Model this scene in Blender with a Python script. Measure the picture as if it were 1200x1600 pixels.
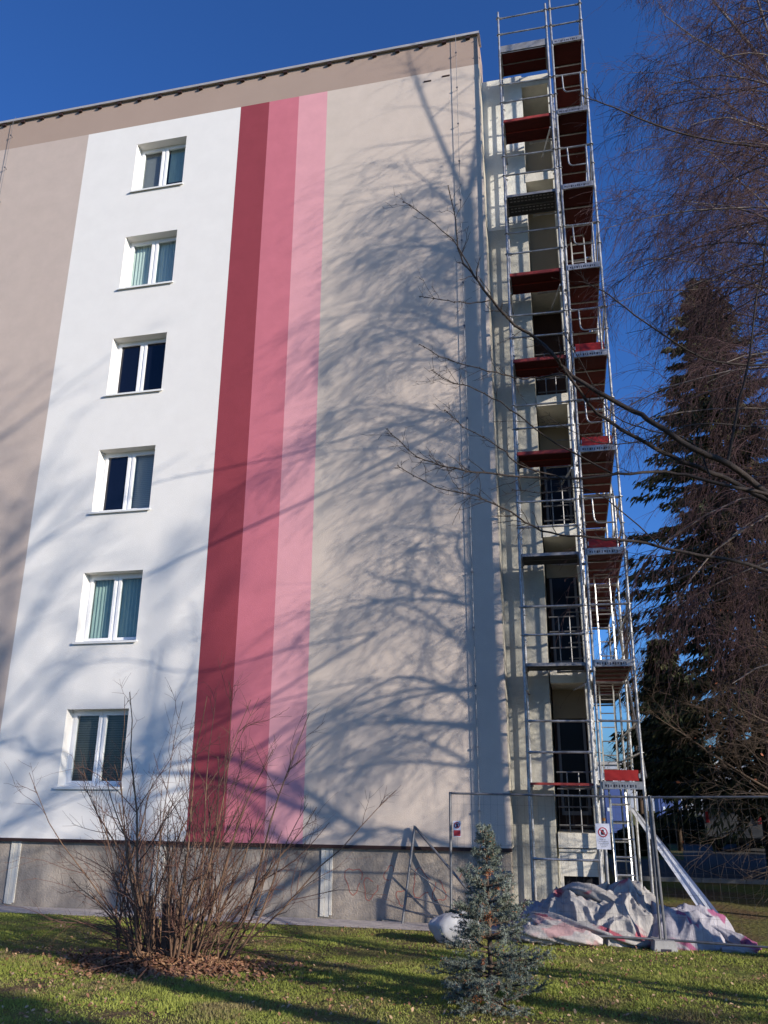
import bpy, math, random
import numpy as np
from mathutils import Vector, Matrix, noise

# ------------------------------------------------------------------ camera, sky, sun, exposure
sc = bpy.context.scene
for o in list(bpy.data.objects):
    bpy.data.objects.remove(o)
COL = sc.collection
PITCH, YAW, ROLL = 0.321529, 0.223007, 0.004366
CAM = (1.1402, -14.8115, 2.3576)
cam_d = bpy.data.cameras.new("camera")
cam = bpy.data.objects.new("camera", cam_d)
COL.objects.link(cam)
cam_d.sensor_fit = 'VERTICAL'
cam_d.sensor_height = 24.0
cam_d.lens = 1267.4 / 1600 * 24.0
cam_d.clip_start = 0.05
cam_d.clip_end = 2000
_f = Vector((-math.sin(YAW) * math.cos(PITCH), math.cos(YAW) * math.cos(PITCH), math.sin(PITCH)))
_r = Vector((math.cos(YAW), math.sin(YAW), 0))
_u = _r.cross(_f)
R_ = math.cos(ROLL) * _r + math.sin(ROLL) * _u
U_ = -math.sin(ROLL) * _r + math.cos(ROLL) * _u
cam.matrix_world = Matrix(((R_.x, U_.x, -_f.x, CAM[0]), (R_.y, U_.y, -_f.y, CAM[1]), (R_.z, U_.z, -_f.z, CAM[2]), (0, 0, 0, 1)))
sc.camera = cam

SUN_AZ = math.radians(62.0)      # to the right of the gable's normal, behind the camera
SUN_EL = math.radians(17.5)
SUN = Vector((math.sin(SUN_AZ) * math.cos(SUN_EL), -math.cos(SUN_AZ) * math.cos(SUN_EL), math.sin(SUN_EL)))
world = bpy.data.worlds.new("World")
sc.world = world
world.use_nodes = True
wn = world.node_tree
wn.nodes.clear()
sky = wn.nodes.new('ShaderNodeTexSky')
sky.sky_type = 'NISHITA'
sky.sun_disc = False
sky.sun_elevation = SUN_EL
sky.sun_rotation = math.atan2(SUN.x, SUN.y)
sky.altitude = 300
sky.air_density = 1.0
sky.dust_density = 1.2
sky.ozone_density = 5.0
bgn = wn.nodes.new('ShaderNodeBackground')
bgn.inputs['Strength'].default_value = 0.085
wo = wn.nodes.new('ShaderNodeOutputWorld')
grade = wn.nodes.new('ShaderNodeMixRGB')          # clear cold winter air: deeper blue over the whole sky
grade.blend_type = 'MULTIPLY'
grade.inputs[0].default_value = 1.0
grade.inputs[2].default_value = (.63, 1.05, 1.64, 1)
wn.links.new(sky.outputs[0], grade.inputs[1])
wn.links.new(grade.outputs[0], bgn.inputs[0])
wn.links.new(bgn.outputs[0], wo.inputs[0])

sun_d = bpy.data.lights.new("sun", 'SUN')
sun_d.energy = 5.0
sun_d.angle = math.radians(0.53)
sun_d.color = (1.0, 0.90, 0.775)
sun = bpy.data.objects.new("sun", sun_d)
COL.objects.link(sun)
sun.location = (30, -20, 30)
sun.rotation_euler = (-SUN).to_track_quat('-Z', 'Y').to_euler()

sc.view_settings.view_transform = 'Standard'
sc.view_settings.look = 'None'
sc.view_settings.exposure = 0.42
sc.view_settings.gamma = 1.0
sc.view_settings.use_curve_mapping = False
sc.render.engine = 'CYCLES'
sc.cycles.max_bounces = 6
sc.cycles.transparent_max_bounces = 12

rng = np.random.default_rng(7)
random.seed(7)

# ------------------------------------------------------------------ materials
def hexlin(r, g, b):
    def c(v):
        v /= 255.0
        return v / 12.92 if v <= .04045 else ((v + .055) / 1.055) ** 2.4
    return (c(r), c(g), c(b))

def mat(name, col, rough=.8, metal=0.0, var=0.0, vscale=3.0, bump=0.0, bscale=80.0, col2=None, detail=4.0,
        spec=0.3, streak=None, obj_rand=0.0, trans=0.0):
    m = bpy.data.materials.new(name)
    m.use_nodes = True
    nt = m.node_tree
    b = nt.nodes['Principled BSDF']
    b.inputs['Roughness'].default_value = rough
    b.inputs['Metallic'].default_value = metal
    b.inputs['Specular IOR Level'].default_value = spec
    b.inputs['Base Color'].default_value = (*col, 1)
    tc = nt.nodes.new('ShaderNodeTexCoord')
    src = None
    if var > 0 or col2:
        n = nt.nodes.new('ShaderNodeTexNoise')
        n.inputs['Scale'].default_value = vscale
        n.inputs['Detail'].default_value = detail
        n.inputs['Roughness'].default_value = .62
        mp = nt.nodes.new('ShaderNodeMapping')
        if streak:
            mp.inputs['Scale'].default_value = streak
        nt.links.new(tc.outputs['Object'], mp.inputs[0])
        nt.links.new(mp.outputs[0], n.inputs['Vector'])
        r = nt.nodes.new('ShaderNodeValToRGB')
        c2 = col2 or tuple(v * (1 - var) for v in col)
        r.color_ramp.elements[0].position = .33
        r.color_ramp.elements[1].position = .67
        r.color_ramp.elements[0].color = (*c2, 1)
        r.color_ramp.elements[1].color = (*col, 1)
        nt.links.new(n.outputs['Fac'], r.inputs[0])
        src = r.outputs[0]
    if obj_rand > 0:
        oi = nt.nodes.new('ShaderNodeObjectInfo')
        hs = nt.nodes.new('ShaderNodeHueSaturation')
        mr = nt.nodes.new('ShaderNodeMapRange')
        mr.inputs['To Min'].default_value = 1 - obj_rand
        mr.inputs['To Max'].default_value = 1 + obj_rand
        nt.links.new(oi.outputs['Random'], mr.inputs['Value'])
        nt.links.new(mr.outputs[0], hs.inputs['Value'])
        if src:
            nt.links.new(src, hs.inputs['Color'])
        else:
            hs.inputs['Color'].default_value = (*col, 1)
        src = hs.outputs[0]
    if src:
        nt.links.new(src, b.inputs['Base Color'])
    if bump > 0:
        n2 = nt.nodes.new('ShaderNodeTexNoise')
        n2.inputs['Scale'].default_value = bscale
        n2.inputs['Detail'].default_value = 5
        bp = nt.nodes.new('ShaderNodeBump')
        bp.inputs['Strength'].default_value = bump
        bp.inputs['Distance'].default_value = .02
        nt.links.new(tc.outputs['Object'], n2.inputs['Vector'])
        nt.links.new(n2.outputs['Fac'], bp.inputs['Height'])
        nt.links.new(bp.outputs[0], b.inputs['Normal'])
    if trans > 0:
        tl = nt.nodes.new('ShaderNodeBsdfTranslucent')
        mx = nt.nodes.new('ShaderNodeMixShader')
        mx.inputs[0].default_value = trans
        tl.inputs[0].default_value = (*col, 1)
        if src:
            nt.links.new(src, tl.inputs[0])
        nt.links.new(b.outputs[0], mx.inputs[1])
        nt.links.new(tl.outputs[0], mx.inputs[2])
        nt.links.new(mx.outputs[0], nt.nodes['Material Output'].inputs['Surface'])
    return m

def glass_mat(name, tint, alpha, rough=.02):
    m = bpy.data.materials.new(name)
    m.use_nodes = True
    nt = m.node_tree
    nt.nodes.clear()
    out = nt.nodes.new('ShaderNodeOutputMaterial')
    gl = nt.nodes.new('ShaderNodeBsdfGlossy')
    gl.inputs['Roughness'].default_value = rough
    tr = nt.nodes.new('ShaderNodeBsdfTransparent')
    tr.inputs[0].default_value = (*tint, 1)
    fr = nt.nodes.new('ShaderNodeLayerWeight')
    fr.inputs[0].default_value = .12
    ad = nt.nodes.new('ShaderNodeMath')
    ad.operation = 'ADD'
    ad.inputs[1].default_value = alpha
    mx = nt.nodes.new('ShaderNodeMixShader')
    nt.links.new(fr.outputs['Facing'], ad.inputs[0])
    nt.links.new(ad.outputs[0], mx.inputs[0])
    nt.links.new(tr.outputs[0], mx.inputs[1])
    nt.links.new(gl.outputs[0], mx.inputs[2])
    nt.links.new(mx.outputs[0], out.inputs[0])
    return m

M = {}
M['beige'] = mat('beige_render', (.585, .50, .43), .9, var=.085, vscale=2.5, detail=14, bump=.35, bscale=70)
M['taupe'] = mat('taupe_render', (.50, .415, .365), .9, var=.085, vscale=2.5, detail=14, bump=.35, bscale=70)
M['brown'] = mat('brown_render', (.365, .275, .225), .9, var=.05, vscale=.9, bump=.35, bscale=70)
M['white'] = mat('white_render', (.75, .735, .705), .9, var=.05, vscale=2.2, detail=14, bump=.3, bscale=70)
M['maroon'] = mat('maroon_render', (.27, .046, .064), .9, var=.09, vscale=2.4, detail=14, bump=.35, bscale=70)
M['rose'] = mat('rose_render', (.55, .165, .21), .9, var=.09, vscale=2.4, detail=14, bump=.35, bscale=70)
M['pink'] = mat('pink_render', (.69, .335, .37), .9, var=.09, vscale=2.4, detail=14, bump=.35, bscale=70)
M['plinth'] = mat('plinth_concrete', (.40, .345, .285), .95, col2=(.20, .175, .15), streak=(1, 1, .45), vscale=2.6, bump=.6, bscale=35, detail=9)
M['primer'] = mat('primed_concrete', (.72, .715, .66), .92, col2=(.52, .515, .465), vscale=1.3, bump=.4, bscale=25, detail=9)
M['raw'] = mat('raw_concrete', (.50, .485, .42), .93, col2=(.34, .33, .285), vscale=1.1, bump=.4, bscale=25, detail=9)
M['foam'] = mat('yellow_render_edge', (.52, .48, .40), .9, var=.3, vscale=4)
M['slab'] = mat('pale_slab', (.68, .65, .57), .9, var=.2, vscale=3, bump=.3, bscale=40)
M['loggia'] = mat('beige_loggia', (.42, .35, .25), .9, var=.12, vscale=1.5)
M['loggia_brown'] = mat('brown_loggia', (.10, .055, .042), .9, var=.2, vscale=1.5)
M['loggia_frame'] = mat('grey_frame', (.22, .22, .23), .5)
M['cap'] = mat('grey_flashing', (.48, .46, .45), .5, metal=.3, var=.15, vscale=5)
M['dark_trim'] = mat('dark_profile', (.035, .018, .016), .6)
M['steel'] = mat('galvanised_steel', (.47, .48, .50), .45, metal=.65, col2=(.24, .23, .215), vscale=7, detail=8, bump=.15, bscale=60, spec=.5, obj_rand=.14)
M['steel_dull'] = mat('dull_steel', (.22, .22, .23), .55, metal=.7, var=.35, vscale=12, spec=.4)
M['wire'] = mat('dark_wire', (.05, .05, .055), .6, metal=.3)
M['alu'] = mat('pale_aluminium', (.66, .66, .66), .38, metal=.8, var=.15, vscale=8)
M['ply_red'] = mat('dark_red_plywood', (.075, .011, .009), .7, col2=(.042, .008, .007), vscale=4, streak=(1, 12, 1), bump=.1, bscale=50, obj_rand=.25, spec=.1)
M['edge_red'] = mat('worn_red_edge', (.33, .045, .040), .6, col2=(.20, .035, .03), vscale=9)
M['toe_red'] = mat('red_toe_board', (.30, .016, .016), .55, col2=(.24, .016, .016), vscale=6)
M['deck_grey'] = mat('grey_deck', (.28, .28, .30), .6, metal=.3, var=.3, vscale=8)
M['deck_black'] = mat('dark_mesh_deck', (.035, .036, .042), .6, var=.4, vscale=50)
M['pvc'] = mat('white_pvc', (.82, .82, .82), .35, spec=.5)
M['sill'] = mat('white_sill', (.74, .74, .72), .4, spec=.4)
M['curtain'] = mat('pale_green_curtain', (.58, .66, .62), .9, var=.18, vscale=6, streak=(4, 1, .4))
M['curtain_green'] = mat('green_curtain', (.37, .48, .44), .9, var=.22, vscale=6, streak=(4, 1, .4))
M['blind'] = mat('grey_blind', (.42, .42, .42), .6)
M['blind_dark'] = mat('dark_blind', (.13, .13, .125), .6)
M['mesh_grey'] = mat('insect_mesh', (.20, .20, .205), .8)
M['room'] = mat('dark_room', (.012, .013, .018), .9)  # near black, paints unlit interiors as a colour
M['glass'] = glass_mat('window_glass', (.86, .93, .92), .03)
M['dglass'] = mat('dark_window_glass', (.004, .006, .016), .04, spec=.5)
M['lglass'] = mat('dull_loggia_glass', (.010, .010, .013), .25, spec=.12)
M['bark_birch'] = mat('birch_bark', (.52, .48, .43), .8, col2=(.07, .055, .05), vscale=5, streak=(1, 1, 5), detail=6)
M['twig_birch'] = mat('birch_twig', (.075, .041, .043), .8)
M['limb_birch'] = mat('birch_limb', (.30, .25, .21), .8, col2=(.06, .045, .04), vscale=7, detail=6)
M['bark_dark'] = mat('dark_bark', (.022, .016, .015), .85, col2=(.045, .034, .028), vscale=14, bump=.4, bscale=60)
M['bark_brown'] = mat('brown_bark', (.10, .07, .05), .85, col2=(.05, .036, .028), vscale=12)
M['stem'] = mat('shrub_stem', (.18, .11, .07), .75, col2=(.10, .06, .04), vscale=10)
M['stem_twig'] = mat('shrub_twig', (.125, .066, .05), .75)
M['needle_blue'] = mat('blue_needles', (.27, .305, .265), .7, col2=(.105, .13, .085), vscale=5, trans=.12)
M['needle_dead'] = mat('rusty_needles', (.36, .13, .055), .8)
M['needle_dark'] = mat('dark_needles', (.030, .042, .017), .75, col2=(.022, .030, .014), vscale=.8)
M['needle_sunlit'] = mat('sunlit_needles', (.085, .085, .028), .75, col2=(.045, .05, .02), vscale=.9)  # olive tint of sunlit needles, painted as colour
M['leaf_brown'] = mat('fallen_leaf', (.22, .11, .055), .8, col2=(.33, .20, .11), vscale=3)
M['leaf_litter'] = mat('leaf_litter', (.17, .075, .045), .85, col2=(.27, .14, .085), vscale=6)
M['leaf_orange'] = mat('orange_leaf', (.36, .12, .06), .7, trans=.3)
M['concrete_foot'] = mat('grey_concrete', (.36, .35, .34), .9, var=.25, vscale=9, bump=.3)
M['sign_white'] = mat('sign_white', (.62, .63, .72), .5)
M['sign_red'] = mat('sign_red', (.42, .04, .05), .5)
M['sign_black'] = mat('sign_black', (.02, .018, .03), .6)
M['gravel'] = mat('gravel_strip', (.56, .50, .46), .95, col2=(.36, .31, .28), vscale=9, bump=.9, bscale=40, detail=10)
M['asphalt'] = mat('asphalt', (.055, .056, .062), .85, var=.25, vscale=4, bump=.4, bscale=60)
M['kerb'] = mat('kerb_stone', (.30, .29, .275), .9, var=.2, vscale=5)

def soil_material():
    m = bpy.data.materials.new('lawn_soil')
    m.use_nodes = True
    nt = m.node_tree
    b = nt.nodes['Principled BSDF']
    b.inputs['Roughness'].default_value = 1.0
    b.inputs['Specular IOR Level'].default_value = .1
    tc = nt.nodes.new('ShaderNodeTexCoord')
    def nz(scale, det):
        n = nt.nodes.new('ShaderNodeTexNoise')
        n.inputs['Scale'].default_value = scale
        n.inputs['Detail'].default_value = det
        nt.links.new(tc.outputs['Object'], n.inputs['Vector'])
        return n
    a = nz(.7, 6)
    c = nz(14, 6)
    r1 = nt.nodes.new('ShaderNodeValToRGB')
    r1.color_ramp.elements[0].position = .38
    r1.color_ramp.elements[0].color = (.14, .095, .055, 1)
    r1.color_ramp.elements[1].position = .60
    r1.color_ramp.elements[1].color = (.15, .17, .045, 1)
    r2 = nt.nodes.new('ShaderNodeValToRGB')
    r2.color_ramp.elements[0].color = (.45, .45, .45, 1)
    r2.color_ramp.elements[1].color = (1.25, 1.25, 1.2, 1)
    mx = nt.nodes.new('ShaderNodeMixRGB')
    mx.blend_type = 'MULTIPLY'
    mx.inputs[0].default_value = 1
    nt.links.new(a.outputs[0], r1.inputs[0])
    nt.links.new(c.outputs[0], r2.inputs[0])
    nt.links.new(r1.outputs[0], mx.inputs[1])
    nt.links.new(r2.outputs[0], mx.inputs[2])
    nt.links.new(mx.outputs[0], b.inputs['Base Color'])
    bp = nt.nodes.new('ShaderNodeBump')
    bp.inputs['Strength'].default_value = .8
    bp.inputs['Distance'].default_value = .05
    nt.links.new(c.outputs[0], bp.inputs['Height'])
    nt.links.new(bp.outputs[0], b.inputs['Normal'])
    return m
M['soil'] = soil_material()

def blade_material():
    # colour differs from blade to blade and patch to patch
    m = bpy.data.materials.new('grass_blade')
    m.use_nodes = True
    nt = m.node_tree
    b = nt.nodes['Principled BSDF']
    b.inputs['Roughness'].default_value = .7
    b.inputs['Specular IOR Level'].default_value = .2
    tc = nt.nodes.new('ShaderNodeTexCoord')
    n = nt.nodes.new('ShaderNodeTexNoise')
    n.inputs['Scale'].default_value = 1.1
    n.inputs['Detail'].default_value = 5
    n2 = nt.nodes.new('ShaderNodeTexNoise')
    n2.inputs['Scale'].default_value = 25
    nt.links.new(tc.outputs['Object'], n.inputs['Vector'])
    nt.links.new(tc.outputs['Object'], n2.inputs['Vector'])
    ad = nt.nodes.new('ShaderNodeMath')
    ad.operation = 'MULTIPLY_ADD'
    ad.inputs[1].default_value = .45
    nt.links.new(n2.outputs[0], ad.inputs[0])
    nt.links.new(n.outputs[0], ad.inputs[2])
    r = nt.nodes.new('ShaderNodeValToRGB')
    e = r.color_ramp.elements
    e[0].position = .56
    e[0].color = (.25, .205, .095, 1)
    e[1].position = .98
    e[1].color = (.38, .41, .095, 1)
    k = e.new(.74)
    k.color = (.25, .285, .058, 1)
    nt.links.new(ad.outputs[0], r.inputs[0])
    nt.links.new(r.outputs[0], b.inputs['Base Color'])
    tl = nt.nodes.new('ShaderNodeBsdfTranslucent')
    mx = nt.nodes.new('ShaderNodeMixShader')
    mx.inputs[0].default_value = .25
    nt.links.new(r.outputs[0], tl.inputs[0])
    nt.links.new(b.outputs[0], mx.inputs[1])
    nt.links.new(tl.outputs[0], mx.inputs[2])
    nt.links.new(mx.outputs[0], nt.nodes['Material Output'].inputs['Surface'])
    return m
M['grass'] = blade_material()

# ------------------------------------------------------------------ mesh helpers
class MB:
    """collects faces; build() links them as one mesh object"""
    def __init__(s):
        s.v, s.f, s.mi = [], [], []
        s.mats = []
        s.cur = 0
    def use(s, m):
        if m not in s.mats:
            s.mats.append(m)
        s.cur = s.mats.index(m)
        return s
    def poly(s, pts):
        i = len(s.v)
        s.v += [tuple(p) for p in pts]
        s.f.append(tuple(range(i, i + len(pts))))
        s.mi.append(s.cur)
    def mesh(s, vs, fs):
        i = len(s.v)
        s.v += [tuple(p) for p in vs]
        s.f += [tuple(i + k for k in f) for f in fs]
        s.mi += [s.cur] * len(fs)
    def box(s, x0, x1, y0, y1, z0, z1, mx=None):
        vs = [(x, y, z) for z in (z0, z1) for y in (y0, y1) for x in (x0, x1)]
        if mx is not None:
            vs = [tuple(mx @ Vector(v)) for v in vs]
        s.mesh(vs, [(0, 2, 3, 1), (4, 5, 7, 6), (0, 1, 5, 4), (2, 6, 7, 3), (0, 4, 6, 2), (1, 3, 7, 5)])
        return s
    def tube(s, a, b, r, n=8, r2=None):
        return s.path([a, b], [r, r2 if r2 is not None else r], n)
    def path(s, pts, rad, n=8, cap=True):
        pts = [Vector(p) for p in pts]
        if not hasattr(rad, '__len__'):
            rad = [rad] * len(pts)
        rings = []
        ref = None
        for i, p in enumerate(pts):
            t = (pts[min(i + 1, len(pts) - 1)] - pts[max(i - 1, 0)]).normalized()
            if ref is None:
                ref = Vector((0, 0, 1)) if abs(t.z) < .9 else Vector((1, 0, 0))
            u = t.cross(ref).normalized()
            ref = u.cross(t)
            rings.append([p + float(rad[i]) * (math.cos(2 * math.pi * k / n) * u + math.sin(2 * math.pi * k / n) * ref) for k in range(n)])
        vs = [v for r in rings for v in r]
        fs = [(i * n + k, i * n + (k + 1) % n, (i + 1) * n + (k + 1) % n, (i + 1) * n + k) for i in range(len(pts) - 1) for k in range(n)]
        if cap:
            fs += [tuple(range(n))[::-1], tuple(range((len(pts) - 1) * n, len(pts) * n))]
        s.mesh(vs, fs)
        return s
    def me(s, name, smooth=False):
        me = bpy.data.meshes.new(name)
        me.from_pydata(s.v, [], s.f)
        for m in s.mats:
            me.materials.append(m)
        me.polygons.foreach_set('material_index', s.mi)
        if smooth:
            me.polygons.foreach_set('use_smooth', [True] * len(s.f))
        me.update()
        return me
    def build(s, name, parent=None, smooth=False, label=None, **kw):
        return link(name, s.me(name, smooth), parent, label, **kw)

def link(name, me, parent=None, label=None, cat=None, group=None, kind=None, loc=None, rot=None):
    o = bpy.data.objects.new(name, me)
    COL.objects.link(o)
    if parent:
        o.parent = parent
    if label:
        o['label'] = label
    if cat:
        o['category'] = cat
    if group:
        o['group'] = group
    if kind:
        o['kind'] = kind
    if loc is not None:
        o.location = loc
    if rot is not None:
        o.rotation_euler = rot
    return o

def thing(name, label, cat, loc=(0, 0, 0), rot=(0, 0, 0), group=None):
    return link(name, None, None, label, cat, group, None, loc, rot)

def raw_mesh(name, verts, faces, mats, mi=None, smooth=False):
    """verts (N,3), faces (F,k) numpy -> mesh, fast"""
    me = bpy.data.meshes.new(name)
    V = np.asarray(verts, np.float32)
    F = np.asarray(faces, np.int32)
    k = F.shape[1]
    me.vertices.add(len(V))
    me.vertices.foreach_set('co', V.ravel())
    me.loops.add(F.size)
    me.loops.foreach_set('vertex_index', F.ravel())
    me.polygons.add(len(F))
    me.polygons.foreach_set('loop_start', np.arange(0, F.size, k, dtype=np.int32))
    try:
        me.polygons.foreach_set('loop_total', np.full(len(F), k, np.int32))
    except Exception:
        pass
    for m in mats:
        me.materials.append(m)
    if mi is not None:
        me.polygons.foreach_set('material_index', np.asarray(mi, np.int32))
    if smooth:
        me.polygons.foreach_set('use_smooth', np.ones(len(F), bool))
    me.update(calc_edges=True)
    return me

def nrm(a):
    return a / np.maximum(np.linalg.norm(a, axis=-1, keepdims=True), 1e-9)

def tubes_arrays(P, R, s):
    """P (N,n,3) polylines, R (N,n) radii -> verts, quads"""
    N, n, _ = P.shape
    T = np.empty_like(P)
    T[:, 1:-1] = P[:, 2:] - P[:, :-2]
    T[:, 0] = P[:, 1] - P[:, 0]
    T[:, -1] = P[:, -1] - P[:, -2]
    T = nrm(T)
    ov = nrm(P[:, -1] - P[:, 0])
    ref = np.zeros((N, 3))
    ref[np.arange(N), np.argmin(np.abs(ov), axis=1)] = 1
    ref = np.repeat(ref[:, None], n, 1)
    Uv = nrm(np.cross(T, ref))
    Wv = np.cross(T, Uv)
    a = np.arange(s) * 2 * np.pi / s
    V = P[:, :, None] + R[:, :, None, None] * (np.cos(a)[None, None, :, None] * Uv[:, :, None] + np.sin(a)[None, None, :, None] * Wv[:, :, None])
    idx = np.arange(N * n * s).reshape(N, n, s)
    nx = np.roll(idx, -1, axis=2)
    F = np.stack([idx[:, :-1], nx[:, :-1], nx[:, 1:], idx[:, 1:]], -1)
    return V.reshape(-1, 3), F.reshape(-1, 4)

class Tubes:
    def __init__(s):
        s.V, s.F, s.n = [], [], 0
    def add(s, P, R, sides=4):
        v, f = tubes_arrays(np.asarray(P, float), np.asarray(R, float), sides)
        s.V.append(v)
        s.F.append(f + s.n)
        s.n += len(v)
    def build(s, name, m, parent=None, smooth=True, **kw):
        me = raw_mesh(name, np.concatenate(s.V), np.concatenate(s.F), [m], smooth=smooth)
        return link(name, me, parent, **kw)

def grow(P0, D0, L, R, nseg, droop=0.0, wig=.12, taper=.25, rg=rng, curl=None):
    N = len(P0)
    P = np.zeros((N, nseg + 1, 3))
    P[:, 0] = P0
    d = nrm(np.asarray(D0, float))
    st = (np.asarray(L) / nseg)[:, None]
    for i in range(nseg):
        d = d + rg.normal(0, wig, (N, 3))
        d[:, 2] -= droop if not hasattr(droop, '__len__') else droop[i]
        d = nrm(d)
        P[:, i + 1] = P[:, i] + d * st
    t = np.linspace(0, 1, nseg + 1)
    Rr = np.asarray(R)[:, None] * (1 - (1 - taper) * t[None])
    return P, Rr

def sample(P, Rr, per, tmin, tmax, rg=rng, out=1.0, side=.9, up=0.0):
    """children start points on polylines: position, direction, parent radius, parent length"""
    N, n, _ = P.shape
    tt = (tmin + (tmax - tmin) * rg.random((N, per))) * (n - 1)
    i = np.minimum(tt.astype(int), n - 2)
    fr = (tt - i)[..., None]
    I = np.arange(N)[:, None]
    pos = P[I, i] * (1 - fr) + P[I, i + 1] * fr
    tan = nrm(P[I, i + 1] - P[I, i])
    rad = Rr[I, i] * (1 - fr[..., 0]) + Rr[I, i + 1] * fr[..., 0]
    rv = rg.normal(0, 1, (N, per, 3))
    rv -= (rv * tan).sum(-1, keepdims=True) * tan
    rv = nrm(rv)
    d = tan * out + rv * side
    d[..., 2] += up
    return pos.reshape(-1, 3), nrm(d).reshape(-1, 3), rad.reshape(-1), (tt / (n - 1)).reshape(-1)

def gz(x, y):
    """lawn height: rises gently from the building towards the viewer"""
    return .12 + .043 * np.maximum(0, -np.asarray(y, float) - .0)

# ------------------------------------------------------------------ ground, road
xs = np.unique(np.concatenate([np.linspace(-600, -20, 12), np.linspace(-20, 20, 81), np.linspace(20, 600, 12)]))
ys = np.unique(np.concatenate([np.linspace(-600, -20, 12), np.linspace(-20, 0, 61), np.linspace(0, 30, 31), np.linspace(30, 900, 14)]))
GX, GY = np.meshgrid(xs, ys)
GZ = gz(GX, np.maximum(GY, -40))
near = (GY < -1.1) & (GY > -16) & (abs(GX) < 19)
GZ = GZ + np.where(near, np.vectorize(lambda a, b: .035 * noise.noise((a * .9, b * .9, 0)))(GX, GY), 0)
nx_, ny_ = len(xs), len(ys)
idx = np.arange(nx_ * ny_).reshape(ny_, nx_)
F = np.stack([idx[:-1, :-1], idx[:-1, 1:], idx[1:, 1:], idx[1:, :-1]], -1).reshape(-1, 4)
link('ground', raw_mesh('ground', np.stack([GX, GY, GZ], -1).reshape(-1, 3), F, [M['soil']], smooth=True), kind='structure', label='uneven mossy lawn with worn brown patches')
def gnd(x, y):
    z = gz(x, y)
    if -16 < y < -1.1:
        z = z + .035 * noise.noise((x * .9, y * .9, 0))
    return float(z)

m = MB().use(M['gravel'])
m.poly([(-20, -.95, .166), (1.9, -.95, .166), (1.9, .02, .128), (-20, .02, .128)])
m.build('gravel_path', kind='structure', label='pale strip of gravel and rubble along the wall foot')
m = MB().use(M['asphalt'])
m.poly([(1.9, 7.6, .126), (60, 7.6, .126), (60, 13.5, .126), (1.9, 13.5, .126)])
m.poly([(4.2, 13.5, .126), (9, 13.5, .126), (14, 60, .126), (9.2, 60, .126)])
m.build('road', kind='structure', label='dark asphalt service road behind the lawn')
m = MB().use(M['kerb'])
for i in range(40):
    m.box(1.9 + i, 2.89 + i, 7.45, 7.6, .0, .21)
m.build('kerb', kind='structure', label='pale kerb stones along the service road')

# ------------------------------------------------------------------ apartment building
LEAN = .0098
def lx(x, z):
    return x + LEAN * (z - 9)
b = thing('apartment_building', 'tall panel apartment block with beige gable, white window column and three red to pink stripes', 'apartment block', (0, 0, .12))
BZ = -.12
def P_(mb, name, label=None, parent=b, smooth=False):
    o = mb.build(name, parent, smooth, label)
    if parent is b:
        o.location = (0, 0, BZ)
    return o

ZB, ZT, SK = 1.30, 18.32, .30
WX0, WX1 = -8.69, -7.33
WZ = [(2.24 + 2.8 * k, 3.71 + 2.8 * k) for k in range(6)]
def plain_panel(x0, x1, z0, z1, key, name, label, y0=0.0):
    P_(MB().use(M[key]).box(x0, x1, y0, SK, z0, z1), name, label)
plain_panel(-16, -10.14, ZB, ZT, 'taupe', 'wall_panel', 'beige rendered wall left of the white strip')
plain_panel(-5.92, -5.17, ZB, ZT, 'maroon', 'painted_stripe', 'dark crimson stripe')
plain_panel(-5.17, -4.40, ZB, ZT, 'rose', 'painted_stripe', 'mid rose stripe')
plain_panel(-4.40, -3.675, ZB, ZT, 'pink', 'painted_stripe', 'light pink stripe')
plain_panel(-3.675, 0, ZB, ZT, 'beige', 'wall_panel', 'beige rendered wall between the stripes and the corner')
plain_panel(-16, 0, ZT, 19.2, 'brown', 'parapet', 'brown painted band along the roof edge')
# white strip with its six window openings
m = MB().use(M['white'])
X0, X1 = -10.14, -5.92
def quad(x0, x1, z0, z1):
    m.poly([(x0, 0, z0), (x1, 0, z0), (x1, 0, z1), (x0, 0, z1)])
quad(X0, WX0, ZB, ZT)
quad(WX1, X1, ZB, ZT)
zz = ZB
for z0, z1 in WZ:
    quad(WX0, WX1, zz, z0)
    m.poly([(WX0, 0, z0), (WX0, 0, z1), (WX0, SK, z1), (WX0, SK, z0)])
    m.poly([(WX1, 0, z1), (WX1, 0, z0), (WX1, SK, z0), (WX1, SK, z1)])
    m.poly([(WX0, 0, z1), (WX1, 0, z1), (WX1, SK, z1), (WX0, SK, z1)])
    m.poly([(WX1, 0, z0), (WX0, 0, z0), (WX0, SK, z0), (WX1, SK, z0)])
    zz = z1
quad(WX0, WX1, zz, ZT)
P_(m, 'wall_panel', 'white rendered strip with the window column')
# plinth, drip profile, joint strips
P_(MB().use(M['plinth']).box(-16, -.02, .07, .5, -.2, ZB), 'plinth', 'bare weathered concrete plinth')
P_(MB().use(M['dark_trim']).box(-16, .004, -.012, .07, ZB - .045, ZB + .012), 'drip_profile', 'dark metal edge under the render')
for x in (-9.45, -6.44, -3.23):
    m = MB().use(M['slab'])
    m.box(x - .105, x - .035, .045, .075, .16, ZB - .05)
    m.box(x - .03, x + .05, .052, .075, .15, ZB - .05)
    m.box(x + .055, x + .10, .045, .075, .18, ZB - .05)
    P_(m, 'joint_strip', 'white vertical joint strip on the plinth')
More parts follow.
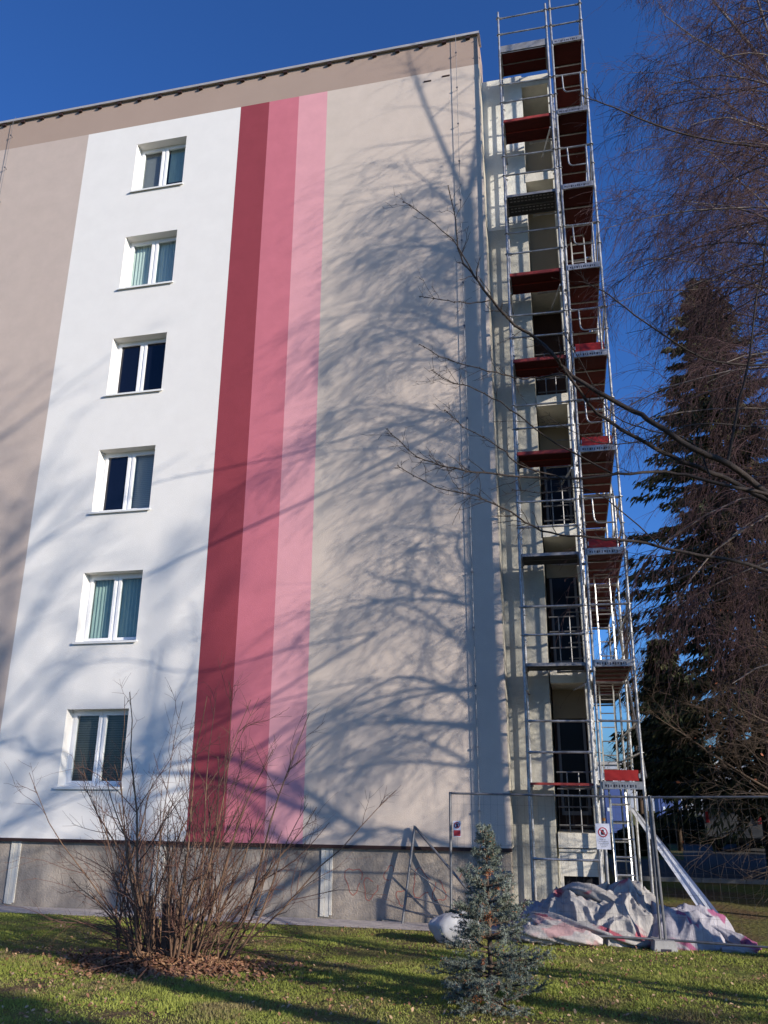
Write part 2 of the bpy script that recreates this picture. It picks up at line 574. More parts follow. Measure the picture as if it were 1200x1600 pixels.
# spray marks on the plinth
for k, (cx, cz, r, a0, a1) in enumerate([(-2.75, .75, .16, 0, 6), (-2.45, .62, .13, 1, 6.6), (-1.55, .72, .17, .3, 5.6), (-1.25, .6, .12, 2, 7.8),
                                         (-2.1, .85, .10, .5, 4.5), (-.75, .8, .13, 0, 5.2), (-1.9, .5, .09, 1, 5)]):
    m = MB().use(mat('red_spray', (.34, .12, .09), .9) if k == 0 else bpy.data.materials['red_spray'])
    pts = []
    for i in range(15):
        a = a0 + (a1 - a0) * i / 14
        rr = r * (1 + .25 * math.sin(3 * a + k))
        pts.append((cx + rr * math.cos(a) * .9, cz + rr * 1.25 * math.sin(a)))
    for (p, q) in zip(pts, pts[1:]):
        dx, dz = q[0] - p[0], q[1] - p[1]
        l = math.hypot(dx, dz) or 1
        ox, oz = -dz / l * .006, dx / l * .006
        m.poly([(p[0] - ox, .067, p[1] - oz), (q[0] - ox, .067, q[1] - oz), (q[0] + ox, .067, q[1] + oz), (p[0] + ox, .067, p[1] + oz)])
    P_(m, 'spray_mark')
# roof cap with brackets
m = MB().use(M['cap'])
m.box(-16, .06, -.07, .36, 19.2, 19.225)
m.box(-16, .06, -.075, -.055, 19.185, 19.25)
P_(m, 'roof_flashing', 'grey metal flashing on the parapet')
m = MB().use(M['dark_trim'])
m.box(-.05, .05, -.065, -.002, -.05, 0)
bm_ = m.me('bracket')
for i in range(28):
    link('bracket', bm_, b, loc=(-.22 - .57 * i, 0, 19.155 + BZ))
# body behind the skin, roof, side of the gable
m = MB().use(M['foam'])
m.box(-.13, .012, .012, .558, ZB + .012, ZT - .01)
m.use(M['brown']).box(-.13, .02, .30, .9, ZT, 19.2)
P_(m, 'wall_edge', 'yellowish insulation edge at the gable corner')
m = MB().use(M['raw'])
ZP = 14.05
m.mesh([(-16, .56, -.1), (lx(.80, .12), .56, -.1), (lx(.80, .12), 15, -.1), (-16, 15, -.1),
        (-16, .56, ZP), (lx(.84, ZP), .56, ZP), (lx(.84, ZP), 15, ZP), (-16, 15, ZP)],
       [(0, 3, 2, 1), (0, 1, 5, 4), (1, 2, 6, 5), (2, 3, 7, 6), (3, 0, 4, 7)])
P_(m, 'core_wall', 'raw grey concrete wall set back behind the scaffold')
m = MB().use(M['primer'])
m.mesh([(-16, .555, ZP + .004), (lx(.845, ZP), .555, ZP + .004), (lx(.845, ZP), 15, ZP + .004), (-16, 15, ZP + .004),
        (-16, .555, ZT), (lx(.86, ZT), .555, ZT), (lx(.86, ZT), 15, ZT), (-16, 15, ZT)],
       [(0, 3, 2, 1), (4, 5, 6, 7), (0, 1, 5, 4), (1, 2, 6, 5), (2, 3, 7, 6), (3, 0, 4, 7)])
P_(m, 'core_wall', 'pale primed top of the wall set back behind the scaffold')
m = MB().use(M['cap']).box(-15.9, .6, .62, 14.9, ZT + .004, ZT + .06)
P_(m, 'roof')
# small soffit vents high on the gable
for x, z in ((-1.21, 18.07), (-.77, 18.13)):
    P_(MB().use(M['dark_trim']).box(x - .09, x + .09, -.012, .0, z - .018, z + .018), 'vent')
# lightning conductors
def conductor(x, ztop, zbot):
    m = MB().use(M['steel_dull'])
    m.path([(x, -.02, ztop + .06), (x, -.075, ztop - .12), (x, -.075, zbot)], .006, 5)
    o = P_(m, 'lightning_conductor', 'thin steel wire running down the wall')
    bm = MB().use(M['steel_dull']).tube((0, .0, 0), (0, -.085, 0), .008, 5)
    bm.box(-.02, .02, -.09, -.07, -.015, .015)
    me = bm.me('wire_clip')
    z = ztop - .6
    while z > zbot:
        link('wire_clip', me, o, loc=(x, 0, z))
        z -= 1.05
conductor(-.51, 19.3, 1.3)
conductor(-12.46, 19.3, 14.5)

# windows
def blind_slats(x0, x1, z0, z1, y, key, parent):
    m = MB().use(M[key])
    n = int((z1 - z0) / .045)
    for i in range(n):
        z = z1 - i * .045
        m.poly([(x0, y, z), (x1, y, z), (x1, y + .016, z - .036), (x0, y + .016, z - .036)])
    m.use(M['room'])
    o = m.build('blind', parent)
    o['kind'] = 'stuff'
WSPEC = [('blind_dark', 'blind_dark'), ('curtain_green', 'curtain_green'), ('dark', 'blind'), ('dark2', 'dark'), ('curtain', 'curtain'), ('mesh', 'half')]
FY0, FY1 = .235, .30
for k, (z0, z1) in enumerate(WZ):
    m = MB().use(M['pvc'])
    xm = (WX0 + WX1) / 2
    m.box(WX0, WX0 + .065, FY0, FY1, z0, z1)
    m.box(WX1 - .065, WX1, FY0, FY1, z0, z1)
    m.box(WX0 + .065, WX1 - .065, FY0, FY1, z1 - .06, z1)
    m.box(WX0 + .065, WX1 - .065, FY0, FY1, z0, z0 + .07)
    m.box(xm - .035, xm + .035, FY0, FY1, z0 + .07, z1 - .06)
    w = P_(m, 'window', ['lowest window with dark blinds behind both panes', 'window with green curtains behind both panes', 'window with dark left pane and grey blind in the right pane',
                         'window with two dark panes', 'window with pale green curtains', 'topmost window with grey mesh in the left pane'][k])
    halves = ((WX0 + .065, xm - .035), (xm + .035, WX1 - .065))
    for (a, c), spec in zip(halves, WSPEC[k]):
        s = MB().use(M['pvc'])
        t = .048
        sy0, sy1 = FY0 - .016, FY1 - .02
        zz0, zz1 = z0 + .07, z1 - .06
        s.box(a - .008, a + t, sy0, sy1, zz0, zz1)
        s.box(c - t, c + .008, sy0, sy1, zz0, zz1)
        s.box(a + t, c - t, sy0, sy1, zz1 - t, zz1 + .008)
        s.box(a + t, c - t, sy0, sy1, zz0 - .008, zz0 + t)
        s.build('sash', w)
        dark = spec in ('dark', 'dark2')
        g = MB().use(M['dglass'] if dark else M['glass'])
        g.poly([(a + t, FY0 + .015, zz0 + t), (c - t, FY0 + .015, zz0 + t), (c - t, FY0 + .015, zz1 - t), (a + t, FY0 + .015, zz1 - t)])
        g.build('pane', w)
        if spec.startswith('curtain'):
            s = MB().use(M[spec])
            n = 26
            for i in range(n):
                xa, xb = a + (c - a) * i / n, a + (c - a) * (i + 1) / n
                ya, yb = (.345 + .012 * math.sin(i * 1.7 + k) for i in (i, i + 1))
                s.poly([(xa, ya, z0), (xb, yb, z0), (xb, yb, z1), (xa, ya, z1)])
            s.build('curtain', w)
        elif spec == 'blind':
            blind_slats(a, c, z0, z1, .335, 'blind', w)
        elif spec == 'blind_dark':
            blind_slats(a, c, z0, z1, .335, 'blind_dark', w)
        elif spec == 'mesh':
            MB().use(M['mesh_grey']).box(a, c, .33, .334, z0, z1).build('insect_screen', w)
        elif spec == 'half':
            s = MB().use(M['curtain_green'])
            s.box(a + .06, c, .345, .35, z0 + .42, z1)
            s.build('roller_blind', w)
        elif spec == 'dark2':
            s = MB().use(M['room']).box(a, c, .33, .334, z0, z1).build('roller_blind', w)
    MB().use(M['room']).box(WX0 - .05, WX1 + .05, .40, .41, z0 - .1, z1 + .1).build('room_dark_sheet', w)  # black sheet stands in for the unlit room behind the panes
    s = MB().use(M['sill'])
    s.mesh([(WX0 - .035, -.045, z0 - .018), (WX1 + .035, -.045, z0 - .018), (WX1 + .035, FY0, z0 + .02), (WX0 - .035, FY0, z0 + .02),
            (WX0 - .035, -.045, z0 + .004), (WX1 + .035, -.045, z0 + .004), (WX1 + .035, FY0, z0 + .032), (WX0 - .035, FY0, z0 + .032)],
           [(0, 3, 2, 1), (4, 5, 6, 7), (0, 1, 5, 4), (1, 2, 6, 5), (3, 0, 4, 7), (2, 3, 7, 6)])
    s.box(WX0 - .04, WX1 + .04, -.05, -.044, z0 - .035, z0 + .006)
    s.build('sill', w)

# loggia column right of the primed wall
LX0, LX1, LYB = .84, 1.46, 1.65
bands = [1.42 + 2.785 * k for k in range(7)]
for k, z in enumerate(bands):
    m = MB().use(M['slab'])
    m.box(lx(LX0, z), lx(LX1 + .02, z), .54, 8, z - (.12 if k < 6 else .18), z + .12)
    P_(m, 'loggia_slab', None)
for k in range(6):
    z0, z1 = bands[k] + .12, bands[k + 1] - .12
    zc = (z0 + z1) / 2
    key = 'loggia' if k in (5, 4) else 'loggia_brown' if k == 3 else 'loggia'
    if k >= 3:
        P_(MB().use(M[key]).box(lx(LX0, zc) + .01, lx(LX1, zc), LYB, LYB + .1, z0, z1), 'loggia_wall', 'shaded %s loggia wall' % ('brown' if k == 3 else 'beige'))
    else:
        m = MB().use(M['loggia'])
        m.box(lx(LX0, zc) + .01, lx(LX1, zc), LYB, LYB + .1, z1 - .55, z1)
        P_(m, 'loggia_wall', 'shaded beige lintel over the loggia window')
        m = MB().use(M['loggia_frame'])
        xa, xb = lx(LX0, zc) + .06, lx(LX1, zc) - .03
        za, zb = z0 + .25, z1 - .56
        m.box(xa, xa + .05, LYB, LYB + .06, za, zb)
        m.box(xb - .05, xb, LYB, LYB + .06, za, zb)
        m.box(xa + .05, xb - .05, LYB, LYB + .06, za, za + .07)
        m.box(xa + .05, xb - .05, LYB, LYB + .06, za + 1.1, za + 1.16)
        w = P_(m, 'loggia_window')
        MB().use(M['lglass']).box(xa + .05, xb - .05, LYB + .02, LYB + .03, za + .07, zb).build('pane', w)
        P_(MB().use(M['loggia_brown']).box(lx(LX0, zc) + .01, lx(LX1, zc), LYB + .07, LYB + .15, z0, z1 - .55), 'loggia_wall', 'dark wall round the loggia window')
    if k < 4:                                           # steel balustrade across the open end
        m = MB().use(M['steel_dull'])
        for dz in (.12, .42, .72, 1.0):
            m.tube((lx(LX0, zc) + .02, .66, z0 + dz), (lx(LX1, zc), .66, z0 + dz), .014, 6)
        for q in (.2, .4):
            m.tube((lx(LX0, zc) + q, .66, z0), (lx(LX0, zc) + q, .66, z0 + 1.0), .012, 6)
        P_(m, 'balustrade')
    m = MB().use(M['primer'])
    m.box(lx(LX1, zc), lx(LX1, zc) + .05, .58, 8, z0, z1)  # side wall added to keep the loggia in shade
    P_(m, 'loggia_shade_wall')
# ground level under the lowest loggia: pale wall with an opening whose dark inside is painted black
m = MB().use(M['slab'])
m.box(.77, 1.40, .60, .70, .85, 1.24)
m.box(.77, .82, .60, .70, 0, .85)
m.box(.77, 1.40, .56, .72, 1.24, 1.28)
P_(m, 'basement_wall')
P_(MB().use(M['room']).box(.82, 1.40, .75, .8, 0, .9), 'basement_dark_sheet')

# ------------------------------------------------------------------ scaffold
SX, SZ = 1.0, .12
S = thing('scaffold', 'tall galvanised scaffold tower with dark red decks wrapped round the building corner', 'scaffold', (SX + LEAN * (SZ - 9), 0, SZ), (0, math.atan(LEAN), 0))
def SP(mb, name, label=None, parent=None, smooth=False, kind=None):
    o = mb.build(name, parent or S, smooth, label, kind=kind)
    if parent is None:
        o.location = (-SX, 0, -SZ)
    return o
LIFT = [2.36 + 1.985 * k for k in range(9)]
TOP = 19.42
YS = [-.3, 2.27, 4.84, 7.41]
XL, XM, XN, XR = .42, 1.50, 1.60, 2.27
TR = .0242
def standard(x, y, top, lab=None):
    m = MB().use(M['steel'])
    m.tube((x, y, .14), (x, y, top), TR, 10)
    for z in LIFT:                                     # spigot collars and rosettes
        if z < top:
            m.tube((x, y, z - .16), (x, y, z - .08), TR + .006, 10)
            m.tube((x, y, z + .985), (x, y, z + .995), .05, 8)
            m.tube((x, y, z + .485), (x, y, z + .495), .046, 8)
    o = SP(m, 'standard', lab, smooth=False)
    bp = MB().use(M['steel_dull']).box(x - .075, x + .075, y - .075, y + .075, .125, .137)
    bp.tube((x, y, .137), (x, y, .35), .017, 8)
    bp.tube((x, y, .28), (x, y, .31), .04, 6)
    bp.build('base_plate', o)
for x in (XL, XM):
    for y in (-.3, .43):
        standard(x, y, TOP if y < 0 else LIFT[8] - .1)
for y in YS:
    standard(XN, y, 19.55 if y < 0 else 19.3)
    standard(XR, y, 20.35 if y < 0 else 19.9)
def rail(a, c, name='guard_rail', r=.0195):
    m = MB().use(M['steel'])
    a, c = Vector(a), Vector(c)
    a.z += random.gauss(0, .006)
    c.z += random.gauss(0, .006)
    d = (c - a).normalized()
    m.tube(a, c, r, 8)
    m.tube(a - d * .0, a + d * .07, r + .008, 6)          # wedge heads
    m.tube(c - d * .07, c, r + .008, 6)
    return SP(m, name)
for k, z in enumerate(LIFT):
    if k == 0:
        rail((XL + .02, -.3, 1.18), (XM - .02, -.3, 1.18))
        rail((XL + .02, -.3, .52), (XM - .02, -.3, .52))
    # left bay guard rails
    for dz in (.49, .99):
        rail((XL + .02, -.3, z + dz), (XM - .02, -.3, z + dz))
    # transoms
    for x in (XL, XM):
        rail((x, -.28, z - .06), (x, .41, z - .06), 'transom', .022)
    for y in YS:
        rail((XN + .02, y, z - .06), (XR - .02, y, z - .06), 'transom', .022)
    # long rails on the outer side, inner ledgers
    for y0, y1 in zip(YS, YS[1:]):
        for dz in (.49, .99):
            if k < 8 or dz < 2:
                rail((XR, y0 + .02, z + dz), (XR, y1 - .02, z + dz))
# decks of the left bay
KIND_L = ['red_thin', 'grey', 'grey', 'red', 'red', 'red', 'mesh', 'red', 'toe']
for k, (z, kd) in enumerate(zip(LIFT, KIND_L)):
    lab = {'red_thin': 'thin worn red deck board', 'grey': 'grey metal deck', 'red': 'red edged plywood deck', 'mesh': 'dark perforated deck of two boards', 'toe': 'deck with grey front board and red underside'}[kd]
    d = None
    for j in range(2):
        y0 = -.275 + j * .33
        y1 = y0 + .32
        m = MB()
        if kd in ('red', 'toe'):
            m.use(M['ply_red']).box(XL + .05, XM - .05, y0 + .004, y1 - .004, z - .035, z - .012)
            m.use(M['edge_red'] if kd == 'red' else M['deck_grey'])
        elif kd == 'grey':
            m.use(M['deck_black']).box(XL + .05, XM - .05, y0 + .004, y1 - .004, z - .05, z - .012)
            m.use(M['deck_grey'])
        elif kd == 'mesh':
            m.use(M['deck_black']).box(XL + .05, XM - .05, y0 + .012, y1 - .012, z - .04, z - .012)
            m.use(M['deck_grey'])
        else:
            m.use(M['edge_red']).box(XL + .05, XM - .05, y0, y1, z - .035, z - .012)
            m.use(M['edge_red'])
        eh = .055 if kd != 'red_thin' else .04
        m.box(XL + .03, XM - .03, y0 - .001, y0 + .004, z - eh, z)
        m.box(XL + .03, XM - .03, y1 - .004, y1 + .001, z - eh, z)
        m.use(M['steel_dull'])
        m.box(XL + .0, XL + .05, y0 + .01, y1 - .01, z - .075, z - .01)
        m.box(XM - .05, XM - .0, y0 + .01, y1 - .01, z - .075, z - .01)
        SP(m, 'deck_board', lab)
        if kd == 'mesh':
            mm = MB().use(M['deck_grey'])
            for a in range(12):
                xa = XL + .09 + a * .078
                mm.box(xa, xa + .05, y0 + .07, y0 + .10, z - .0425, z - .0405)
                mm.box(xa, xa + .05, y0 + .17, y0 + .20, z - .0425, z - .0405)
            SP(mm, 'deck_ribs', None, kind='stuff')
    if kd == 'toe':
        SP(MB().use(M['deck_grey']).box(XL + .03, XM - .02, -.30, -.28, z - .03, z + .15), 'toe_board', 'grey toe board')
    if kd == 'red':
        SP(MB().use(M['edge_red']).box(XL + .03, XM - .02, -.292, -.278, z - .045, z + .02), 'toe_board', 'worn red front edge')
# decks of the run along the long side
for k, z in enumerate(LIFT):
    for i, (y0, y1) in enumerate(zip(YS, YS[1:])):
        m = MB().use(M['ply_red'])
        m.box(XN + .03, XR - .03, y0 + .05, y1 - .05, z - .03, z - .012)
        m.use(M['steel'])
        m.box(XN + .022, XN + .032, y0 + .04, y1 - .04, z - .08, z + .005)
        m.box(XR - .032, XR - .022, y0 + .04, y1 - .04, z - .08, z + .005)
        for yy in (y0 + .65, y0 + 1.28, y0 + 1.92):
            m.box(XN + .032, XR - .032, yy, yy + .03, z - .055, z - .031)
        SP(m, 'deck_board', 'dark red plywood platform seen from below')
    # perforated end beam
    m = MB().use(M['steel'])
    ZA, ZC = z - .085, z + .035
    m.box(XN + .02, XR - .02, -.335, -.325, ZA, ZC)
    m.box(XN + .02, XR - .02, -.325, -.27, ZC - .012, ZC)
    m.use(M['sign_black'])
    for a in range(12):
        xa = XN + .06 + a * .043
        m.box(xa, xa + (.016 if a % 3 else .028), -.3375, -.334, z - .05 - .012 * (a % 2), z - .015)
    SP(m, 'end_beam', 'galvanised perforated beam')
    if k in (0, 2, 3, 4):
        m = MB().use(M['toe_red']).box(XN + .06, XR - .07, -.31, -.285, z + .045, z + .215)
        m.use(M['steel']).box(XN + .04, XN + .06, -.315, -.28, z + .09, z + .16)
        m.box(XR - .07, XR - .04, -.315, -.28, z + .09, z + .16)
        SP(m, 'toe_board', 'bright red toe board')
    # end guard with its hanging hoop
    if k < 8:
        rail((XN + .02, -.3, z + .99), (XR - .02, -.3, z + .99))
        if k not in (0, 1):
            xa, xb = XN + .17, XR - .11
            m = MB().use(M['steel'])
            pts = [(xa, -.3, z + .98), (xa + .012, -.3, z + .62)] + [(xa + .02 + .09 * (1 - math.cos(t)), -.3, z + .60 - .09 * math.sin(t)) for t in (.4, .9, 1.3, 1.57)] + [(xb, -.3, z + .51)]
            m.path(pts, .0155, 7)
            m.tube((xb, -.3, z + 1.0), (xb, -.3, z + .04), .0195, 8)
            SP(m, 'end_guard_hoop', None, smooth=False)
    else:
        for dz in (.49, .99):
            rail((XN + .02, -.3, z + dz), (XR - .02, -.3, z + dz))
        rail((XN + .02, -.3, z + 1.5), (XR - .02, -.3, z + 1.5))
# diagonal braces on the outer side
for k in range(0, 8):
    j = k % 2
    y0, y1 = (YS[1], YS[2]) if j else (YS[2], YS[1])
    m = MB().use(M['steel_dull']).tube((XR + .04, y0, LIFT[k] - .0), (XR + .04, y1, LIFT[k] + 1.95), .021, 7)
    SP(m, 'brace')
for k, (y0, y1) in enumerate(((YS[0], YS[1]), (YS[1], YS[0]), (YS[0], YS[1]))):
    m = MB().use(M['steel_dull']).tube((XR + .04, y0, LIFT[k] + .1), (XR + .04, y1, LIFT[k] + 1.95), .021, 7)
    SP(m, 'brace')
# ladders inside the run
for k in (-1, 0, 1, 5):
    z0 = LIFT[k] if k >= 0 else .16
    z1 = LIFT[k + 1]
    ya, yb = (.9, 1.35) if k % 2 else (3.4, 2.9)
    m = MB().use(M['alu'])
    xa, xb = XN + .17, XN + .45
    m.tube((xa, ya, z0), (xa, yb, z1), .017, 6)
    m.tube((xb, ya, z0), (xb, yb, z1), .017, 6)
    for r in range(1, 8):
        t = r / 7.2
        y, z = ya + (yb - ya) * t, z0 + (z1 - z0) * t
        m.tube((xa, y, z), (xb, y, z), .013, 6)
    SP(m, 'ladder')
for x, y in ((1.53, 1.35), (1.56, 3.3), (1.545, 1.02)):
    m = MB().use(M['steel']).tube((x, y, .14), (x, y, LIFT[7]), TR, 8)
    SP(m, 'standard')
for k in range(0, 8):
    for y0, y1 in ((1.02, 2.27), (2.27, 3.3)):
        rail((XN - .05, y0, LIFT[k] + .99), (XN, y1, LIFT[k] + .99), 'ledger')
    rail((XL + .55, .43, LIFT[k] - .06), (XN, .43, LIFT[k] - .06), 'ledger')
    if k in (1, 2, 3):
        for dz in (.3, .6, .9, 1.2, 1.5):
            SP(MB().use(M['steel']).tube((1.2, 1.35, LIFT[k] + dz), (1.53, 1.35, LIFT[k] + dz), .014, 6), 'ladder_rung')
# wall ties
for k in (1, 3, 5, 7):
    SP(MB().use(M['steel']).tube((XL + .03, -.3, LIFT[k] - .45), (XL + .03, .56, LIFT[k] - .45), .02, 7), 'wall_tie')
    SP(MB().use(M['steel']).tube((XM - .05, -.3, LIFT[k] - .38), (XM - .25, .56, LIFT[k] - .38), .02, 7), 'wall_tie')
# tag on the standard
SP(MB().use(mat('orange_tape', (.5, .2, .04), .6)).tube((XN, -.3, 1.78), (XN, -.3, 1.83), .027, 10), 'orange_tag')

# aluminium ladder standing at the foot of the scaffold
def ladder(loc, rz, h, w, lean):
    t = thing('ladder', 'short pale aluminium ladder standing upright inside the foot of the scaffold', 'ladder', loc, (lean, 0, rz))
    for x in (-w / 2, w / 2):
        MB().use(M['alu']).box(x - .012, x + .012, -.03, .03, 0, h).build('side_rail', t)
    rm = MB().use(M['alu']).tube((-w / 2, 0, 0), (w / 2, 0, 0), .016, 8).me('rung')
    for i in range(int(h / .28)):
        link('rung', rm, t, loc=(0, 0, .2 + .28 * i))
ladder((1.86, .55, .13), .05, 2.05, .33, -.04)

# ------------------------------------------------------------------ mobile fence
def fence_panel(p0, p1, label, h=2.02):
    p0, p1 = Vector(p0), Vector(p1)
    L = (p1 - p0).length
    ang = math.atan2(p1.y - p0.y, p1.x - p0.x)
    t = thing('mobile_fence', label, 'fence', (p0.x, p0.y, p0.z), (0, -math.asin((p1.z - p0.z) / L), ang), 'mobile site fence panels')
    for x in (0, L):
        MB().use(M['steel_dull']).tube((x, 0, 0), (x, 0, h), .021, 8).build('post', t)
    for z in (.16, h - .02):
        MB().use(M['steel_dull']).tube((.02, 0, z), (L - .02, 0, z), .016, 8).build('rail', t)
    v, n = [], 0
    tb = Tubes()
    xsw = np.arange(.1, L - .05, .1)
    Pn = np.stack([np.stack([xsw, 0 * xsw, 0 * xsw + .16], -1), np.stack([xsw, 0 * xsw, 0 * xsw + h - .02], -1)], 1)
    tb.add(Pn, np.full(Pn.shape[:2], .0012), 3)
    zs = np.arange(.45, h - .1, .28)
    Ph = np.stack([np.stack([0 * zs + .02, 0 * zs, zs], -1), np.stack([0 * zs + L - .02, 0 * zs, zs], -1)], 1)
    tb.add(Ph, np.full(Ph.shape[:2], .0014), 3)
    tb.build('wire_mesh', M['wire'], t, kind='stuff')
    return t
FA, FB = (-.76, -1.93), (2.12, -1.86)
fence_panel((*FA, gnd(*FA) - .02), (*FB, gnd(*FB) - .02), 'wire mesh site fence panel with two signs on it, behind the small spruce')
FC, FD = (2.19, -1.88), (5.2, -2.75)
fence_panel((*FC, gnd(*FC) - .02), (*FD, gnd(*FD) - .02), 'wire mesh site fence panel at the right edge in front of the lilac sheeting')
FE, FG = (5.6, .6), (2.75, -.15)
# concrete foot under the joint
m = MB().use(M['concrete_foot'])
m.mesh([(-.16, -.11, 0), (.16, -.11, 0), (.16, .30, 0), (-.16, .30, 0), (-.13, -.08, .15), (.13, -.08, .15), (.13, .26, .15), (-.13, .26, .15)],
       [(0, 3, 2, 1), (4, 5, 6, 7), (0, 1, 5, 4), (1, 2, 6, 5), (2, 3, 7, 6), (3, 0, 4, 7)])
m.mesh([(-.07, -.114, .0), (.07, -.114, .0), (.07, -.100, .055), (-.07, -.100, .055)], [(0, 1, 2, 3)])
m.mats.append(M['sign_black'])
m.mi[-1] = 1
m.build('concrete_block', label='grey concrete fence foot where the two fence panels meet', cat='fence foot', loc=(2.16, -1.93, gnd(2.16, -1.93) - .01), rot=(0, 0, .1))

def ring(m, cx, cz, r0, r1, y, n=20, sx=1):
    for i in range(n):
        a, c = 2 * math.pi * i / n, 2 * math.pi * (i + 1) / n
        m.poly([(cx + sx * r0 * math.cos(a), y, cz + r0 * math.sin(a)), (cx + sx * r1 * math.cos(a), y, cz + r1 * math.sin(a)),
                (cx + sx * r1 * math.cos(c), y, cz + r1 * math.sin(c)), (cx + sx * r0 * math.cos(c), y, cz + r0 * math.sin(c))])
fy = lambda x: FA[1] + (FB[1] - FA[1]) * (x - FA[0]) / (FB[0] - FA[0])
# white notice with a red prohibition ring and dark hand
t = thing('notice', 'white notice with a red ring and lines of text hanging on the fence', 'sign', (1.46, fy(1.46) - .03, 1.46), (0, 0, 0))
t.scale = (.86, 1, .86)
MB().use(M['sign_white']).box(-.115, .115, 0, .004, 0, .40).build('board', t)
m = MB().use(M['sign_red'])
ring(m, 0, .265, .062, .078, -.002)
c45 = math.cos(math.radians(45))
m.poly([(-.05, -.0022, .305), (-.043, -.0022, .315), (.05, -.0022, .225), (.043, -.0022, .215)])
m.build('prohibition_ring', t)
m = MB().use(M['sign_black'])
m.poly([(-.03, -.0015, .225), (.026, -.0015, .225), (.036, -.0015, .268), (.018, -.0015, .262), (.02, -.0015, .305), (.004, -.0015, .308), (-.012, -.0015, .308), (-.026, -.0015, .296), (-.034, -.0015, .26)])
m.build('hand_symbol', t)
m = MB().use(M['mesh_grey'])
for i, (w0, w1) in enumerate(((-.05, .045), (-.07, .07), (-.085, .08), (-.06, .065), (-.04, .05))):
    x = w0
    while x < w1:
        wl = random.uniform(.012, .03)
        m.box(x, min(x + wl, w1), -.002, -.0005, .145 - i * .027, .153 - i * .027)
        x += wl + .008
m.build('text_lines', t)
# small red sign
t = thing('red_sign', 'small white and red prohibition sign on the fence next to the left post', 'sign', (-.64, fy(-.64) - .03, 1.60))
MB().use(M['sign_white']).box(-.055, .055, 0, .004, -.005, .215).build('board', t)
m = MB().use(M['sign_red'])
ring(m, 0, .155, .034, .046, -.002, 16)
m.poly([(-.032, -.0022, .18), (-.024, -.0022, .188), (.032, -.0022, .13), (.024, -.0022, .122)])
m.build('prohibition_ring', t)
m = MB().use(M['sign_black'])
m.poly([(-.012, -.0015, .125), (.012, -.0015, .125), (.014, -.0015, .165), (.004, -.0015, .185), (-.012, -.0015, .178)])
m.build('person_symbol', t)
MB().use(M['sign_red']).box(-.05, .05, -.003, 0, .005, .085).build('red_panel', t)

# leaning pipe frame by the plinth
t = thing('stair_railing', 'dull steel pipe railing with sloping rods against the plinth, behind the left fence post', 'railing', (-1.83, -.20, .13))
def rp(a, c, r, n):
    MB().use(M['steel_dull']).tube(a, c, r, 7).build(n, t)
rp((.20, .12, 1.52), (.0, 0, 0), .024, 'post')
rp((.20, .12, 1.50), (1.35, -.1, .30), .022, 'top_rail')
rp((.11, .06, .86), (1.15, -.05, .22), .010, 'rod')
rp((.06, .03, .42), (1.3, 0, .18), .010, 'rod')
rp((.03, .02, .20), (1.3, 0, .06), .012, 'rod')
rp((1.35, -.1, .30), (1.35, -.1, 0), .022, 'post')

